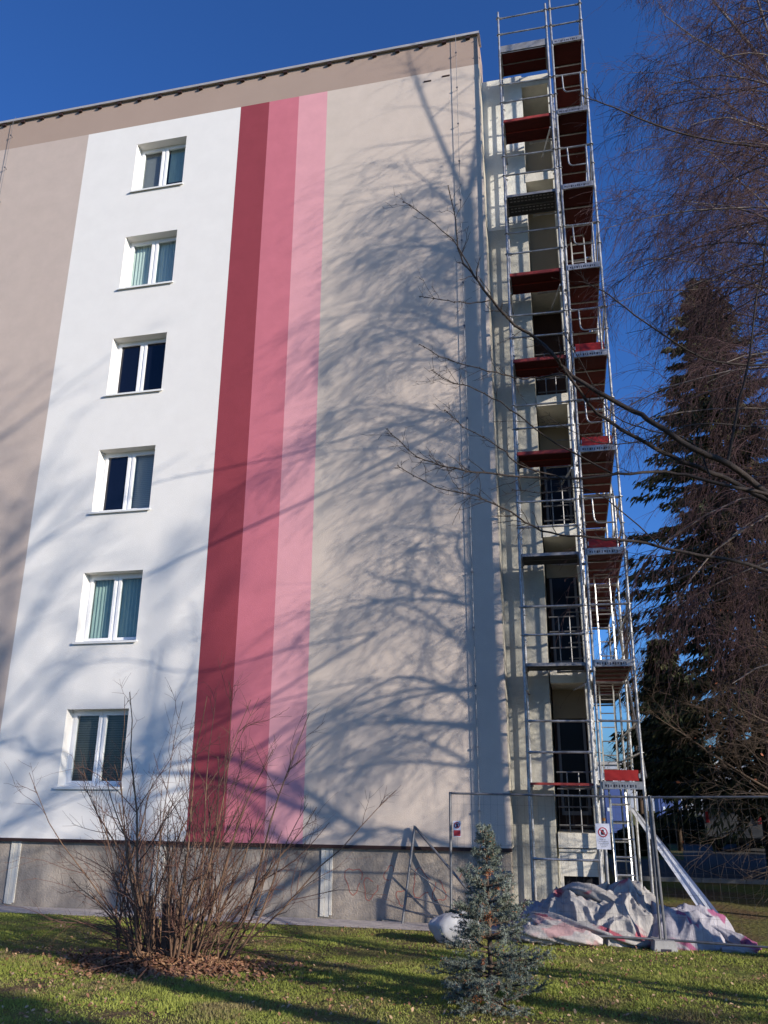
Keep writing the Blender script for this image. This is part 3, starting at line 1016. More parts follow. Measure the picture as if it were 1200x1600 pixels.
# ------------------------------------------------------------------ heap of netting
def smooth_poly(p, n=5):
    p = np.asarray(p, float)
    out = []
    for i in range(len(p) - 1):
        a, b2, c, d = p[max(i - 1, 0)], p[i], p[i + 1], p[min(i + 2, len(p) - 1)]
        for t in np.linspace(0, 1, n, endpoint=False):
            out.append(.5 * ((2 * b2) + (-a + c) * t + (2 * a - 5 * b2 + 4 * c - d) * t * t + (-a + 3 * b2 - 3 * c + d) * t ** 3))
    out.append(p[-1])
    return np.array(out)
def cloth_heap(name, label, cx, cy, rx, ry, h, seed, mats, foldscale, res=150, rot=0, rolls=()):
    """crumpled fabric: dome with deep ridged folds that hang and spread at the foot"""
    vs, fs, mi = [], [], []
    nu, nv = res, res
    def ridg(p):
        return 1 - abs(noise.noise(p)) * 2
    for j in range(nv + 1):
        for i in range(nu + 1):
            a, bb = i / nu * 2 - 1, j / nv * 2 - 1
            rr = max(abs(a), abs(bb))
            # square to disc
            x = a * math.sqrt(max(0, 1 - bb * bb / 2))
            y = bb * math.sqrt(max(0, 1 - a * a / 2))
            ang = math.atan2(y, x)
            d = math.hypot(x, y)
            edge = 1 + .16 * noise.noise((math.cos(ang) * 1.6 + seed, math.sin(ang) * 1.6, seed)) + .08 * noise.noise((math.cos(ang) * 5, math.sin(ang) * 5, seed + 3))
            X, Yv = x * rx * edge, y * ry * edge
            prof = max(0, 1 - d ** 2.2) ** .62
            prof *= .62 + .55 * (noise.noise((X * 1.3 + seed, Yv * 1.6, seed)) * .9 + .45)
            wx = X + .25 * noise.noise((X * 2, Yv * 2, seed + 9))
            wy = Yv + .25 * noise.noise((X * 2 + 5, Yv * 2, seed + 4))
            th = .9 * noise.noise((X * .9, Yv * .9, seed + 1)) + rot
            u = math.cos(th) * wx + math.sin(th) * wy
            v = -math.sin(th) * wx + math.cos(th) * wy
            wz = noise.noise((X * 1.4, Yv * 1.4, seed + 6))
            ph1 = u * foldscale * 3.1 + 3.6 * wz + 1.3 * noise.noise((X * 4, Yv * 4, seed + 8))
            ph2 = v * foldscale * 4.2 + 3.0 * noise.noise((X * 2.2, Yv * 2.2, seed + 12)) + 1.2 * math.sin(ph1 * .5)
            msk = .5 + .5 * math.tanh(4 * noise.noise((X * 1.5 + 9, Yv * 1.5, seed + 15)))
            f1 = (1 - abs(math.sin(ph1))) ** 1.4 * msk + (1 - abs(math.sin(ph2))) ** 1.5 * (1 - msk)
            f2 = (1 - abs(math.sin(ph1 * 1.7 + ph2 * .8))) ** 1.3
            f3 = ridg((X * 9, Yv * 9, seed + 5))
            z = h * prof + (.115 * f1 + .05 * f2 + .022 * f3) * (.45 + .55 * min(1, (1 - d) * 6)) - .05
            if d > .92:
                z -= (d - .92) * 1.4
            push = .07 * (f1 - .4)
            vs.append((cx + X + push * math.cos(ang), cy + Yv + push * math.sin(ang), gnd(cx + X, cy + Yv) + max(z, -.06)))
    for j in range(nv):
        for i in range(nu):
            k = j * (nu + 1) + i
            fs.append((k, k + 1, k + nu + 2, k + nu + 1))
    for pts, r in rolls:                                # twisted lengths of the same cloth lying against the heap
        pts = smooth_poly(pts, 10)
        b0, na, L_ = len(vs), 30, len(pts)
        for i, p in enumerate(pts):
            t = pts[min(i + 1, L_ - 1)] - pts[max(i - 1, 0)]
            t = t / np.linalg.norm(t)
            sd = np.cross(t, (0, 0, 1.0))
            sd /= np.linalg.norm(sd)
            up = np.cross(sd, t)
            end = min(1, .35 + 3 * min(i, L_ - 1 - i) / L_)
            for k in range(na):
                a = 2 * math.pi * k / na
                tw = a * 3 + i * .33 + 1.5 * noise.noise((i * .15, math.cos(a), math.sin(a) + seed))
                q = r * end * (.80 + .30 * (1 - abs(math.sin(tw))) ** 1.3 + .25 * noise.noise((i * .12 + seed, math.cos(a) * 1.5, math.sin(a) * 1.5)))
                w = p + q * (math.cos(a) * sd * 1.25 + math.sin(a) * up)
                vs.append((w[0], w[1], gnd(w[0], w[1]) + max(w[2], -.03)))
        for i in range(L_ - 1):
            for k in range(na):
                fs.append((b0 + i * na + k, b0 + i * na + (k + 1) % na, b0 + (i + 1) * na + (k + 1) % na, b0 + (i + 1) * na + k))
    me = raw_mesh(name, np.array(vs), np.array(fs), mats, smooth=True)
    return link(name, me, None, label, 'netting')

def fabric(name, ca, cb, cc, sc_=1.2, thr=.6, extra=None, trans=.15):
    m = bpy.data.materials.new(name)
    m.use_nodes = True
    nt = m.node_tree
    bs = nt.nodes['Principled BSDF']
    bs.inputs['Roughness'].default_value = .8
    bs.inputs['Specular IOR Level'].default_value = .25
    tc = nt.nodes.new('ShaderNodeTexCoord')
    n = nt.nodes.new('ShaderNodeTexNoise')
    n.inputs['Scale'].default_value = sc_
    n.inputs['Detail'].default_value = 2
    n.inputs['Distortion'].default_value = .8
    n2 = nt.nodes.new('ShaderNodeTexNoise')
    n2.inputs['Scale'].default_value = 7
    n2.inputs['Detail'].default_value = 8
    nt.links.new(tc.outputs['Object'], n.inputs['Vector'])
    nt.links.new(tc.outputs['Object'], n2.inputs['Vector'])
    r = nt.nodes.new('ShaderNodeValToRGB')
    e = r.color_ramp.elements
    e[0].position, e[0].color = thr, (0, 0, 0, 1)
    e[1].position, e[1].color = thr + .035, (1, 1, 1, 1)
    r2 = nt.nodes.new('ShaderNodeValToRGB')
    r2.color_ramp.elements[0].position, r2.color_ramp.elements[0].color = .35, (*cb, 1)
    r2.color_ramp.elements[1].position, r2.color_ramp.elements[1].color = .65, (*ca, 1)
    mx = nt.nodes.new('ShaderNodeMixRGB')
    mx.inputs[2].default_value = (*cc, 1)
    nt.links.new(n.outputs[0], r.inputs[0])
    nt.links.new(n2.outputs[0], r2.inputs[0])
    nt.links.new(r.outputs[0], mx.inputs[0])
    nt.links.new(r2.outputs[0], mx.inputs[1])
    nt.links.new(mx.outputs[0], bs.inputs['Base Color'])
    w = nt.nodes.new('ShaderNodeTexNoise')
    w.inputs['Scale'].default_value = 28
    w.inputs['Detail'].default_value = 6
    bp = nt.nodes.new('ShaderNodeBump')
    bp.inputs['Strength'].default_value = .35
    bp.inputs['Distance'].default_value = .03
    nt.links.new(tc.outputs['Object'], w.inputs['Vector'])
    nt.links.new(w.outputs[0], bp.inputs['Height'])
    nt.links.new(bp.outputs[0], bs.inputs['Normal'])
    tl = nt.nodes.new('ShaderNodeBsdfTranslucent')
    ms = nt.nodes.new('ShaderNodeMixShader')
    ms.inputs[0].default_value = trans
    nt.links.new(mx.outputs[0], tl.inputs[0])
    nt.links.new(bs.outputs[0], ms.inputs[1])
    nt.links.new(tl.outputs[0], ms.inputs[2])
    nt.links.new(ms.outputs[0], nt.nodes['Material Output'].inputs['Surface'])
    return m
M['net'] = fabric('grey_netting', (.47, .445, .42), (.33, .315, .305), (.42, .11, .14), 1.7, .575)
M['net_lilac'] = fabric('lilac_netting', (.43, .41, .44), (.31, .295, .34), (.32, .10, .19), 1.5, .585)
M['net_pale'] = fabric('pale_sheeting', (.56, .51, .475), (.42, .385, .36), (.52, .33, .32), 1.3, .58)
cloth_heap('netting_heap', 'big crumpled heap of grey white netting with red patches at the scaffold foot', 1.42, -.98, 1.14, .80, .80, 3.1, [M['net']], 2.7, rot=.5,
           rolls=[([(.35, -1.2, .32), (.9, -1.55, .22), (1.5, -1.75, .12), (2.0, -1.72, .06)], .10), ([(.75, -.9, .62), (1.2, -1.2, .66), (1.75, -1.35, .42), (2.05, -1.55, .1)], .10)])
cloth_heap('netting_heap', 'low lilac grey netting sheet with a crimson fold at the right end of the heap', 2.45, -1.22, .84, .64, .46, 11.7, [M['net_lilac']], 2.5, res=110, rot=-.3,
           rolls=[([(2.2, -1.1, .40), (2.7, -1.25, .26), (3.15, -1.45, .12), (3.3, -1.75, .05), (2.9, -1.85, .03)], .09)])
cloth_heap('netting_heap', 'twisted pale pinkish sheet lying in front of the grey heap, right of the small spruce', .66, -1.5, .62, .40, .20, 21.3, [M['net_pale']], 2.4, res=100, rot=1.0,
           rolls=[([(.1, -1.75, .10), (.5, -1.85, .13), (1.0, -1.88, .09), (1.35, -1.9, .05)], .12), ([(.25, -1.4, .28), (.6, -1.65, .22), (.95, -1.8, .12), (1.25, -1.84, .06)], .10)])
cloth_heap('netting_heap', 'rumpled bluish grey sheet between the small spruce and the big heap', .40, -.78, .50, .40, .40, 31.9, [M['net_lilac']], 2.4, res=90, rot=.2)

# white plastic bag left of the small spruce
def bag(loc, label):
    vs, fs = [], []
    nu, nv = 44, 26
    for j in range(nv + 1):
        for i in range(nu):
            a = 2 * math.pi * i / nu
            t = j / nv
            ph = math.pi * (.02 + .98 * t)
            r = math.sin(ph) ** .7
            q = Vector((math.cos(a) * r, math.sin(a) * r, math.cos(ph)))
            dd = 1 + .16 * noise.noise(q * 1.7 + Vector((4, 1, 2))) + .07 * (1 - 2 * abs(noise.noise(Vector((a * 3, t * 2.2, 3)))))
            x, y, z = q.x * .34 * dd, q.y * .26 * dd, q.z * .21 * dd
            z = max(z, -.17) + .17
            vs.append((x, y, z + .22 * max(0, x) * .4))
    for j in range(nv):
        for i in range(nu):
            fs.append((j * nu + i, j * nu + (i + 1) % nu, (j + 1) * nu + (i + 1) % nu, (j + 1) * nu + i))
    me = raw_mesh('plastic_bag', np.array(vs), np.array(fs)[:, ::-1], [M['bagm']], smooth=True)
    link('plastic_bag', me, None, label, 'bag', loc=loc)
M['bagm'] = mat('white_plastic', (.60, .60, .60), .4, var=.2, vscale=3, spec=.5, trans=.2)
bag((-.66, -2.2, gnd(-.66, -2.2) - .01), 'white plastic bag on the grass left of the small spruce')

# leaning white profiles, each its own thing
for i in range(4):
    a = Vector((1.98 + .05 * i, .5, 1.98 - .05 * i))
    c = Vector((3.04 + .075 * i, -.78 - .05 * i, .15 + gnd(3.1, -.8) - .12))
    m = MB().use(M['pvc'] if i % 2 == 0 else M['alu'])
    d = c - a
    up = d.normalized().cross(Vector((0, 1, 0))).normalized()
    sd = d.normalized().cross(up)
    mx_ = Matrix((d.normalized(), sd, up)).transposed().to_4x4()
    for (y0, y1, z0, z1) in ((-.028, .028, -.004, .004), (-.028, -.022, .004, .04), (.022, .028, .004, .04)):
        m.box(0, d.length, y0, y1, z0, z1, mx_)
    m.build('rail_profile', label=['white metal profile leaning on the scaffold, innermost of four', 'dull grey metal profile leaning second from the scaffold', 'white metal profile leaning third from the scaffold', 'dull grey metal profile leaning outermost over the lilac netting'][i],
            cat='metal profile', group='metal profiles leaning on the scaffold', loc=a)

# ------------------------------------------------------------------ small blue spruce in front
def conifer_small(loc, H):
    t = thing('spruce_sapling', 'small blue grey spruce with rusty dead needles on the lawn in front of the fence', 'tree', loc)
    rg = np.random.default_rng(21)
    MB().use(M['bark_brown']).path([(0, 0, -.05), (.01, 0, H * .5), (0, .01, H)], [.028, .017, .004], 8).build('trunk', t)
    br = []                                             # (p0, dir, len, r)
    z = .10
    while z < H * .97:
        f = 1 - z / H
        n = 7 if f > .3 else 5
        a0 = rg.random() * 6.28
        for i in range(n):
            a = a0 + 6.28 * i / n + rg.normal(0, .25)
            up = .15 + .9 * (z / H) ** 1.5 + rg.normal(0, .1)
            Lb = (.05 + .60 * f ** .85) * rg.uniform(.65, 1.15)
            br.append(((0, 0, z + rg.normal(0, .02)), (math.cos(a), math.sin(a), up), Lb, .006 + .006 * f))
        z += .114 * (.75 + .5 * rg.random())
    P0 = np.array([x[0] for x in br])
    D0 = np.array([x[1] for x in br])
    L = np.array([x[2] for x in br])
    R = np.array([x[3] for x in br])
    P, Rr = grow(P0, D0, L, R, 6, droop=np.array([.1, .06, .02, -.05, -.1, -.12]), wig=.06, rg=rg)
    tb = Tubes()
    tb.add(P, Rr, 5)
    # side twigs, mostly level
    p1, d1, r1, t1 = sample(P, Rr, 11, .16, .98, rg, 1.0, 1.0)
    d1[:, 2] *= .35
    L1 = np.repeat(L, 11) * (.42 * (1 - t1) + .10) * rg.uniform(.7, 1.2, len(t1)) + .035
    P1, R1 = grow(p1, d1, L1, r1 * .5, 3, droop=-.03, wig=.08, rg=rg)
    tb.add(P1, R1, 3)
    tb.build('branch', M['bark_brown'], t)
    # needles around every twig and branch end
    segs = [(np.concatenate([P[:, 1:-1].reshape(-1, 3), P1[:, :-1].reshape(-1, 3)]), np.concatenate([P[:, 2:].reshape(-1, 3), P1[:, 1:].reshape(-1, 3)]))]
    A, B = segs[0]
    ln = np.linalg.norm(B - A, axis=1)
    cnt = np.maximum(3, (ln / .0026).astype(int))
    Ai, Bi = np.repeat(A, cnt, 0), np.repeat(B, cnt, 0)
    n = len(Ai)
    fr = rg.random((n, 1))
    c = Ai * (1 - fr) + Bi * fr
    tan = nrm(Bi - Ai)
    rv = rg.normal(0, 1, (n, 3))
    rv[:, 2] += .5
    rv -= (rv * tan).sum(-1, keepdims=True) * tan
    rv = nrm(rv)
    nd = nrm(rv + tan * .55)
    nl = rg.uniform(.020, .036, (n, 1))
    w = nrm(np.cross(nd, rg.normal(0, 1, (n, 3)))) * .0034
    V = np.stack([c - w, c + w, c + nd * nl], 1).reshape(-1, 3)
    dead = rg.random(n) < .035
    zz = c[:, 2] / H
    core = (np.hypot(c[:, 0], c[:, 1]) < .16 * (1.1 - zz)) & (np.abs(np.sin(c[:, 2] * 5.0 + 1.2)) > .80) & (rg.random(n) < .55)
    for q in ((.05, -.12, 1.16), (.06, -.17, .80), (-.02, -.22, .47), (.10, -.16, 1.02), (.0, -.16, .66), (.02, -.2, .84)):
        core |= (np.linalg.norm((c - np.array(q)) * np.array([1, .6, 1]), axis=1) < .055) & (rg.random(n) < .75)
    mi = (dead | core).astype(int)
    me = raw_mesh('needles', V, np.arange(len(V)).reshape(-1, 3), [M['needle_blue'], M['needle_dead']], mi)
    link('needles', me, t, kind='stuff')
SPX, SPY = .24, -6.32
conifer_small((SPX, SPY, gnd(SPX, SPY) - .02), 1.56)

# ------------------------------------------------------------------ bare shrub
def shrub(loc):
    t = thing('bare_shrub', 'leafless many stemmed shrub on a mound of brown leaves in front of the white wall', 'shrub', loc)
    rg = np.random.default_rng(5)
    n = 62
    a = rg.random(n) * 6.283
    rad = rg.random(n) ** .6 * .48
    P0 = np.stack([np.cos(a) * rad * 1.35, np.sin(a) * rad * .7, np.full(n, -.05)], -1)
    sp = rg.random(n) ** .85 * .92
    out = np.stack([np.cos(a) * 1.1, np.sin(a) * .75, np.zeros(n)], -1)
    D0 = out * sp[:, None] * .95 + np.array([0, 0, 1.0])
    L = rg.uniform(1.4, 3.6, n) * (1.04 - .30 * sp)
    R = rg.uniform(.008, .021, n)
    P, Rr = grow(P0, D0, L, R, 9, droop=-.03, wig=.09, taper=.25, rg=rg)
    for i in range(n):
        tb = Tubes()
        tb.add(P[i:i + 1], Rr[i:i + 1], 6)
        tb.build('stem', M['stem'], t)
    tb = Tubes()
    p1, d1, r1, t1 = sample(P, Rr, 8, .22, .97, rg, 1.0, .8, up=.08)
    L1 = np.repeat(L, 8) * (.42 * (1 - t1) + .12) * rg.uniform(.5, 1.15, len(t1))
    P1, R1 = grow(p1, d1, L1, np.maximum(r1 * .55, .0032), 6, droop=-.02, wig=.14, taper=.4, rg=rg)
    tb.add(P1, R1, 4)
    p2, d2, r2, t2 = sample(P1, R1, 4, .15, .98, rg, 1.0, .75, up=.05)
    L2 = np.repeat(L1, 4) * rg.uniform(.15, .5, len(t2)) + .04
    P2, R2 = grow(p2, d2, L2, np.maximum(r2 * .6, .0021), 3, droop=-.01, wig=.12, taper=.55, rg=rg)
    tb.add(P2, R2, 3)
    tb.build('twigs', M['stem_twig'], t, kind='stuff')
    # low arching side shoots
    n3 = 46
    a = rg.random(n3) * 6.283
    P0 = np.stack([np.cos(a) * .42, np.sin(a) * .3, rg.uniform(.0, .35, n3)], -1)
    D0 = np.stack([np.cos(a), np.sin(a) * .7, rg.uniform(.05, .75, n3)], -1)
    P3, R3 = grow(P0, D0, rg.uniform(.7, 1.75, n3), rg.uniform(.0035, .007, n3), 7, droop=.035, wig=.10, taper=.35, rg=rg)
    tb = Tubes()
    tb.add(P3, R3, 4)
    p4, d4, r4, t4 = sample(P3, R3, 6, .2, .98, rg, 1, .8)
    P4, R4 = grow(p4, d4, rg.uniform(.1, .5, len(t4)), np.full(len(t4), .0024), 3, wig=.12, rg=rg)
    tb.add(P4, R4, 3)
    tb.build('low_shoots', M['stem_twig'], t, kind='stuff')
    # a few thick cut stumps in the middle
    m = MB().use(M['stem'])
    for i in range(11):
        a = rg.random() * 6.28
        r = rg.uniform(.0, .36)
        x, y = math.cos(a) * r * 1.3, math.sin(a) * r * .7
        h = rg.uniform(.35, 1.0)
        m.path([(x, y, -.05), (x * 1.2, y * 1.2, h * .5), (x * 1.5, y * 1.5, h)], [.035, .03, .024], 7)
    m.build('stumps', t)
SHX, SHY = -3.62, -5.0
shrub((SHX, SHY, gnd(SHX, SHY)))

# ------------------------------------------------------------------ lawn: grass blades, fallen leaves, litter
def scatter_blades():
    n = 620000
    rg = np.random.default_rng(3)
    x = rg.uniform(-11, 8, n)
    y = -.95 - (rg.random(n) ** .8) * 8.6
    # keep to the visible wedge
    k = (x > 1.14 - .80 * (y + 14.8) - 2.5) & (x < 1.14 + .27 * (y + 14.8) + 2.2)
    x, y = x[k], y[k]
    dens = np.array([noise.noise((a * .8, b * .8, 7)) + .5 * noise.noise((a * 2.7, b * 2.7, 2)) for a, b in zip(x[::1], y[::1])])
    dl = np.hypot((x - SHX) / 1.25, (y - SHY + .22) / .8)
    k = (dens + rg.random(len(x)) * .8 > .06) & (dl + .25 * dens > .85)
    x, y, dens = x[k], y[k], dens[k]
    n = len(x)
    z = gz(x, y) + np.array([.035 * noise.noise((a * .9, b * .9, 0)) if b < -1.1 else 0 for a, b in zip(x, y)])
    h = rg.uniform(.012, .034, n) * (1 + .6 * np.clip(dens, -.5, .8)) * np.array([1 + .9 * noise.noise((a * 3.3, b * 3.3, 31)) for a, b in zip(x, y)])
    a = rg.random(n) * 6.283
    w = rg.uniform(.004, .008, n)
    ax = np.stack([np.cos(a), np.sin(a), 0 * a], -1)
    bend = np.stack([rg.normal(0, .018, n), rg.normal(0, .018, n), h], -1)
    c = np.stack([x, y, z - .004], -1)
    V = np.stack([c - ax * w[:, None], c + ax * w[:, None], c + bend], 1).reshape(-1, 3)
    me = raw_mesh('grass', V, np.arange(len(V)).reshape(-1, 3), [M['grass']])
    link('grass', me, kind='stuff', label='short mossy grass on the lawn')
scatter_blades()

def scatter_leaves(name, n, px, py, mats, size, rg, label, lift=.012, heap=None):
    x, y = px, py
    n = len(x)
    z = np.array([gnd(a, c) for a, c in zip(x, y)]) + lift
    if heap is not None:
        z = z + heap
    a = rg.random(n) * 6.283
    s = rg.uniform(size * .6, size * 1.3, n)
    tilt = rg.normal(0, .45, (n, 2))
    ux = np.stack([np.cos(a), np.sin(a), tilt[:, 0]], -1)
    vx = np.stack([-np.sin(a), np.cos(a), tilt[:, 1]], -1) * .62
    c = np.stack([x, y, z], -1)
    e = np.array([[-1, 0, .0], [-.35, .9, .25], [.45, .75, .2], [1.1, 0, .15], [.45, -.75, .2], [-.35, -.9, .25]])
    V = c[:, None] + s[:, None, None] * (e[None, :, :1] * ux[:, None] + e[None, :, 1:2] * vx[:, None] + e[None, :, 2:] * np.array([0, 0, 1.]) * .9)
    idx = np.arange(n * 6).reshape(n, 6)
    F = np.concatenate([idx[:, [0, 1, 2, 3]], idx[:, [0, 3, 4, 5]]])
    mi = np.tile(rg.integers(0, len(mats), n), 2)
    link(name, raw_mesh(name, V.reshape(-1, 3), F, mats, mi), kind='stuff', label=label)
rg = np.random.default_rng(17)
n = 8500
lxx = rg.uniform(-7, 6, n)
lyy = -1.0 - rg.random(n) ** .85 * 8.5
k = np.array([noise.noise((a * .7, c * .7, 12)) for a, c in zip(lxx, lyy)]) + rg.random(n) * .8 + .16 * (lxx > .5) > .30
M['leaf_pale'] = mat('pale_leaf', (.42, .28, .17), .8)
scatter_leaves('fallen_leaves', 0, lxx[k], lyy[k], [M['leaf_brown'], M['leaf_litter'], M['leaf_pale']], .017, rg, 'brown fallen leaves strewn over the lawn', lift=.022)
n = 9000
rr = np.abs(rg.normal(0, .55, n))
aa = rg.random(n) * 6.283
hx, hy = SHX + np.cos(aa) * rr * 1.30, SHY - .12 + np.sin(aa) * rr * .72
hz = .16 * np.exp(-(rr / .6) ** 2) * rg.random(n) ** .3
scatter_leaves('leaf_litter', 0, hx, hy, [M['leaf_litter'], M['leaf_brown']], .026, rg, 'mound of rusty brown leaves under the shrub', heap=hz)
# soil mound under the litter
nu = 40
vs, fs = [(SHX, SHY - .15, gnd(SHX, SHY) + .11)], []
for j in range(1, 11):
    for i in range(nu):
        a = 6.2832 * i / nu
        r = j / 10
        ed = 1 + .22 * noise.noise((math.cos(a) * 1.5, math.sin(a) * 1.5, 3))
        x, y = SHX + math.cos(a) * r * 1.2 * ed, SHY - .12 + math.sin(a) * r * .7 * ed
        vs.append((x, y, gnd(x, y) + .13 * math.exp(-(r / .5) ** 2) + .03 * noise.noise((x * 5, y * 5, 1)) * (1 - r) - .012 * r))
for i in range(nu):
    fs.append((0, 1 + i, 1 + (i + 1) % nu))
    for j in range(9):
        p = 1 + j * nu
        fs.append((p + i, p + nu + i, p + nu + (i + 1) % nu, p + (i + 1) % nu))
m = MB().use(M['leaf_litter'])
m.mesh(vs, fs)
m.build('soil_mound', smooth=True, kind='structure', label='brown earth mound under the shrub')

# ------------------------------------------------------------------ trees
def birch(loc, H, seed, label, crown_r, trunk_r, fork, leaders=None, lim=82, grp=None, slim=True, bias=.5, k1=12, k2=9, zlo=.13, kz=7):
    t = thing('birch_tree', label, 'tree', loc, group=grp)
    rg = np.random.default_rng(seed)
    tr = [(0, 0, -.1), (.01, .0, fork * .3), (-.02, 0, fork * .6), (0, 0, fork)]
    MB().use(M['bark_birch']).path(tr, [trunk_r * 1.15, trunk_r * .9, trunk_r * .66, trunk_r * .42], 12).build('trunk', t, smooth=True)
    lead = []
    for dx, dy, top, r in leaders:
        pts = np.array([[0, 0, fork - .05], [dx * .35, dy * .35, fork + (top - fork) * .28], [dx * .72, dy * .72, fork + (top - fork) * .6], [dx * .95, dy * .95, fork + (top - fork) * .85], [dx, dy, top]])
        lead.append(pts)
    LP = np.array(lead)
    LR = np.array([[r, r * .8, r * .55, r * .3, r * .12] for _, _, _, r in leaders])
    for i in range(len(LP)):
        tb = Tubes()
        tb.add(LP[i:i + 1], LR[i:i + 1], 7)
        tb.build('leader', M['limb_birch'], t)
    # limbs from the trunk
    zf = rg.uniform(zlo, .97, lim)
    zf.sort()
    z = zf * fork
    a = rg.random(lim) * 6.283
    a = np.where(rg.random(lim) < bias, math.pi + rg.normal(0, .7, lim), a)        # heavier towards the light over the lawn
    if slim:                                            # limbs spread mostly along the front, few towards the viewer
        a = np.where(rg.random(lim) < .62, math.pi + rg.normal(-.12, .42, lim), rg.normal(.25, .6, lim))
    up = (.12 if slim else .35) + .75 * zf + rg.normal(0, .14, lim)
    D0 = np.stack([np.cos(a), np.sin(a), up], -1)
    P0 = np.stack([0 * z, 0 * z, z], -1)
    L = crown_r * (1.22 - .45 * zf) * rg.uniform(.65, 1.15, lim)
    if slim:                                            # narrow towards the building, long over the lawn
        sh = (np.cos(a) + math.tan(SUN_AZ) * np.sin(a)) / np.sqrt(1 + up ** 2) * 1.25
        L = np.minimum(L, np.where(sh < 0, (5.0 - 2.3 * zf) / np.maximum(-sh, .3), (2.6 - 1.0 * zf) / np.maximum(sh, .3)))
    R = trunk_r * .22 * (1.15 - .6 * zf) * rg.uniform(.7, 1.15, lim)
    P, Rr = grow(P0, D0, L, R, 9, droop=np.array([.0, .02, .05, .08, .1, .12, .14, .16, .2]), wig=.08, taper=.16, rg=rg)
    for i in range(lim):
        tb = Tubes()
        tb.add(P[i:i + 1], Rr[i:i + 1], 6)
        tb.build('limb', M['limb_birch'], t)
    # leader branches
    p0, d0, r0, t0 = sample(LP, LR, 6, .12, .97, rg, .8, .8)
    Lb = crown_r * .42 * (1.1 - .6 * t0) * rg.uniform(.6, 1.2, len(t0))
    PL, RL = grow(p0, d0, Lb, np.maximum(r0 * .5, .007), 9, droop=.05, wig=.09, taper=.2, rg=rg)
    A, AR, AL = P, Rr, L
    tb = Tubes()
    tb.add(PL, RL, 5)
    p1, d1, r1, t1 = sample(A, AR, k1, .15, .98, rg, 1.0, .75)
    L1 = np.repeat(AL, k1) * (.42 * (1 - t1) + .14) * rg.uniform(.6, 1.1, len(t1))
    if slim:
        kp = rg.random(len(L1)) < np.clip(np.repeat(L, k1) / 3.4, .15, 1)
        p1, d1, r1, t1, L1 = p1[kp], d1[kp], r1[kp], t1[kp], L1[kp]
    P1, R1 = grow(p1, d1, L1, np.maximum(r1 * .45, .004), 7, droop=.09, wig=.10, taper=.3, rg=rg)
    tb.add(P1, R1, 4)
    pz, dz_, rz_, tz_ = sample(PL, RL, kz, .2, 1.0, rg, .9, .7)
    PZ, RZ = grow(pz, dz_, rg.uniform(.3, .9, len(tz_)), np.full(len(tz_), .004), 5, droop=.16, wig=.1, taper=.5, rg=rg)
    tb.add(PZ, RZ, 3)
    tb.build('branches', M['twig_birch'], t, kind='stuff')
    tb = Tubes()
    p2, d2, r2, t2 = sample(P1, R1, k2, .15, 1.0, rg, .8, .7)
    L2 = rg.uniform(.35, 1.25, len(t2)) * np.clip(np.repeat(L1, k2) * 1.3, .45, 1.2)
    P2, R2 = grow(p2, d2, L2, np.full(len(t2), .0036), 6, droop=.24, wig=.11, taper=.5, rg=rg)
    tb.add(P2, R2, 3)
    p3, d3, r3, t3 = sample(P2, R2, 3, .1, .9, rg, .8, .6)
    L3 = np.repeat(L2, 3) * rg.uniform(.15, .5, len(t3))
    P3, R3 = grow(p3, d3, L3, np.full(len(t3), .0024), 3, droop=.2, wig=.12, taper=.6, rg=rg)
    tb.add(P3, R3, 3)
    tb.build('twigs', M['twig_birch'], t, kind='stuff')
    # catkins and seed remains at the twig ends
    e = np.concatenate([P2[:, -1], P3[:, -1]])
    e = e[rg.random(len(e)) < .30]
    Pc = np.stack([e, e + np.array([0, 0, -.028]) + rg.normal(0, .006, e.shape)], 1)
    tb = Tubes()
    tb.add(Pc, np.full(Pc.shape[:2], .0045), 3)
    tb.build('catkins', M['twig_birch'], t, kind='stuff')

TB = 7.4
BX, BY = -.36 + TB * math.sin(SUN_AZ), -TB * math.cos(SUN_AZ)
birch((BX, BY, gnd(BX, BY)), 22, 4, 'tall bare birch with hanging twigs right of the scaffold, its trunk beyond the right edge', 4.7, .155, 16.6,
      leaders=[(-1.35, 0, 21.6, .036), (.5, .1, 21.8, .036), (.95, .0, 20.3, .030), (-.35, -.4, 21.0, .026)])

birch((7.3, 2.6, .12), 23, 14, 'second bare birch with long hanging twigs behind the first at the upper right', 5.6, .17, 18.5,
      leaders=[(-1.9, 0, 24.0, .05), (.6, .3, 23.5, .05), (-.8, -.9, 23.5, .04), (-2.6, .4, 22.5, .035)], lim=52, slim=False, bias=.75, k1=9, k2=8, zlo=.52, kz=17)

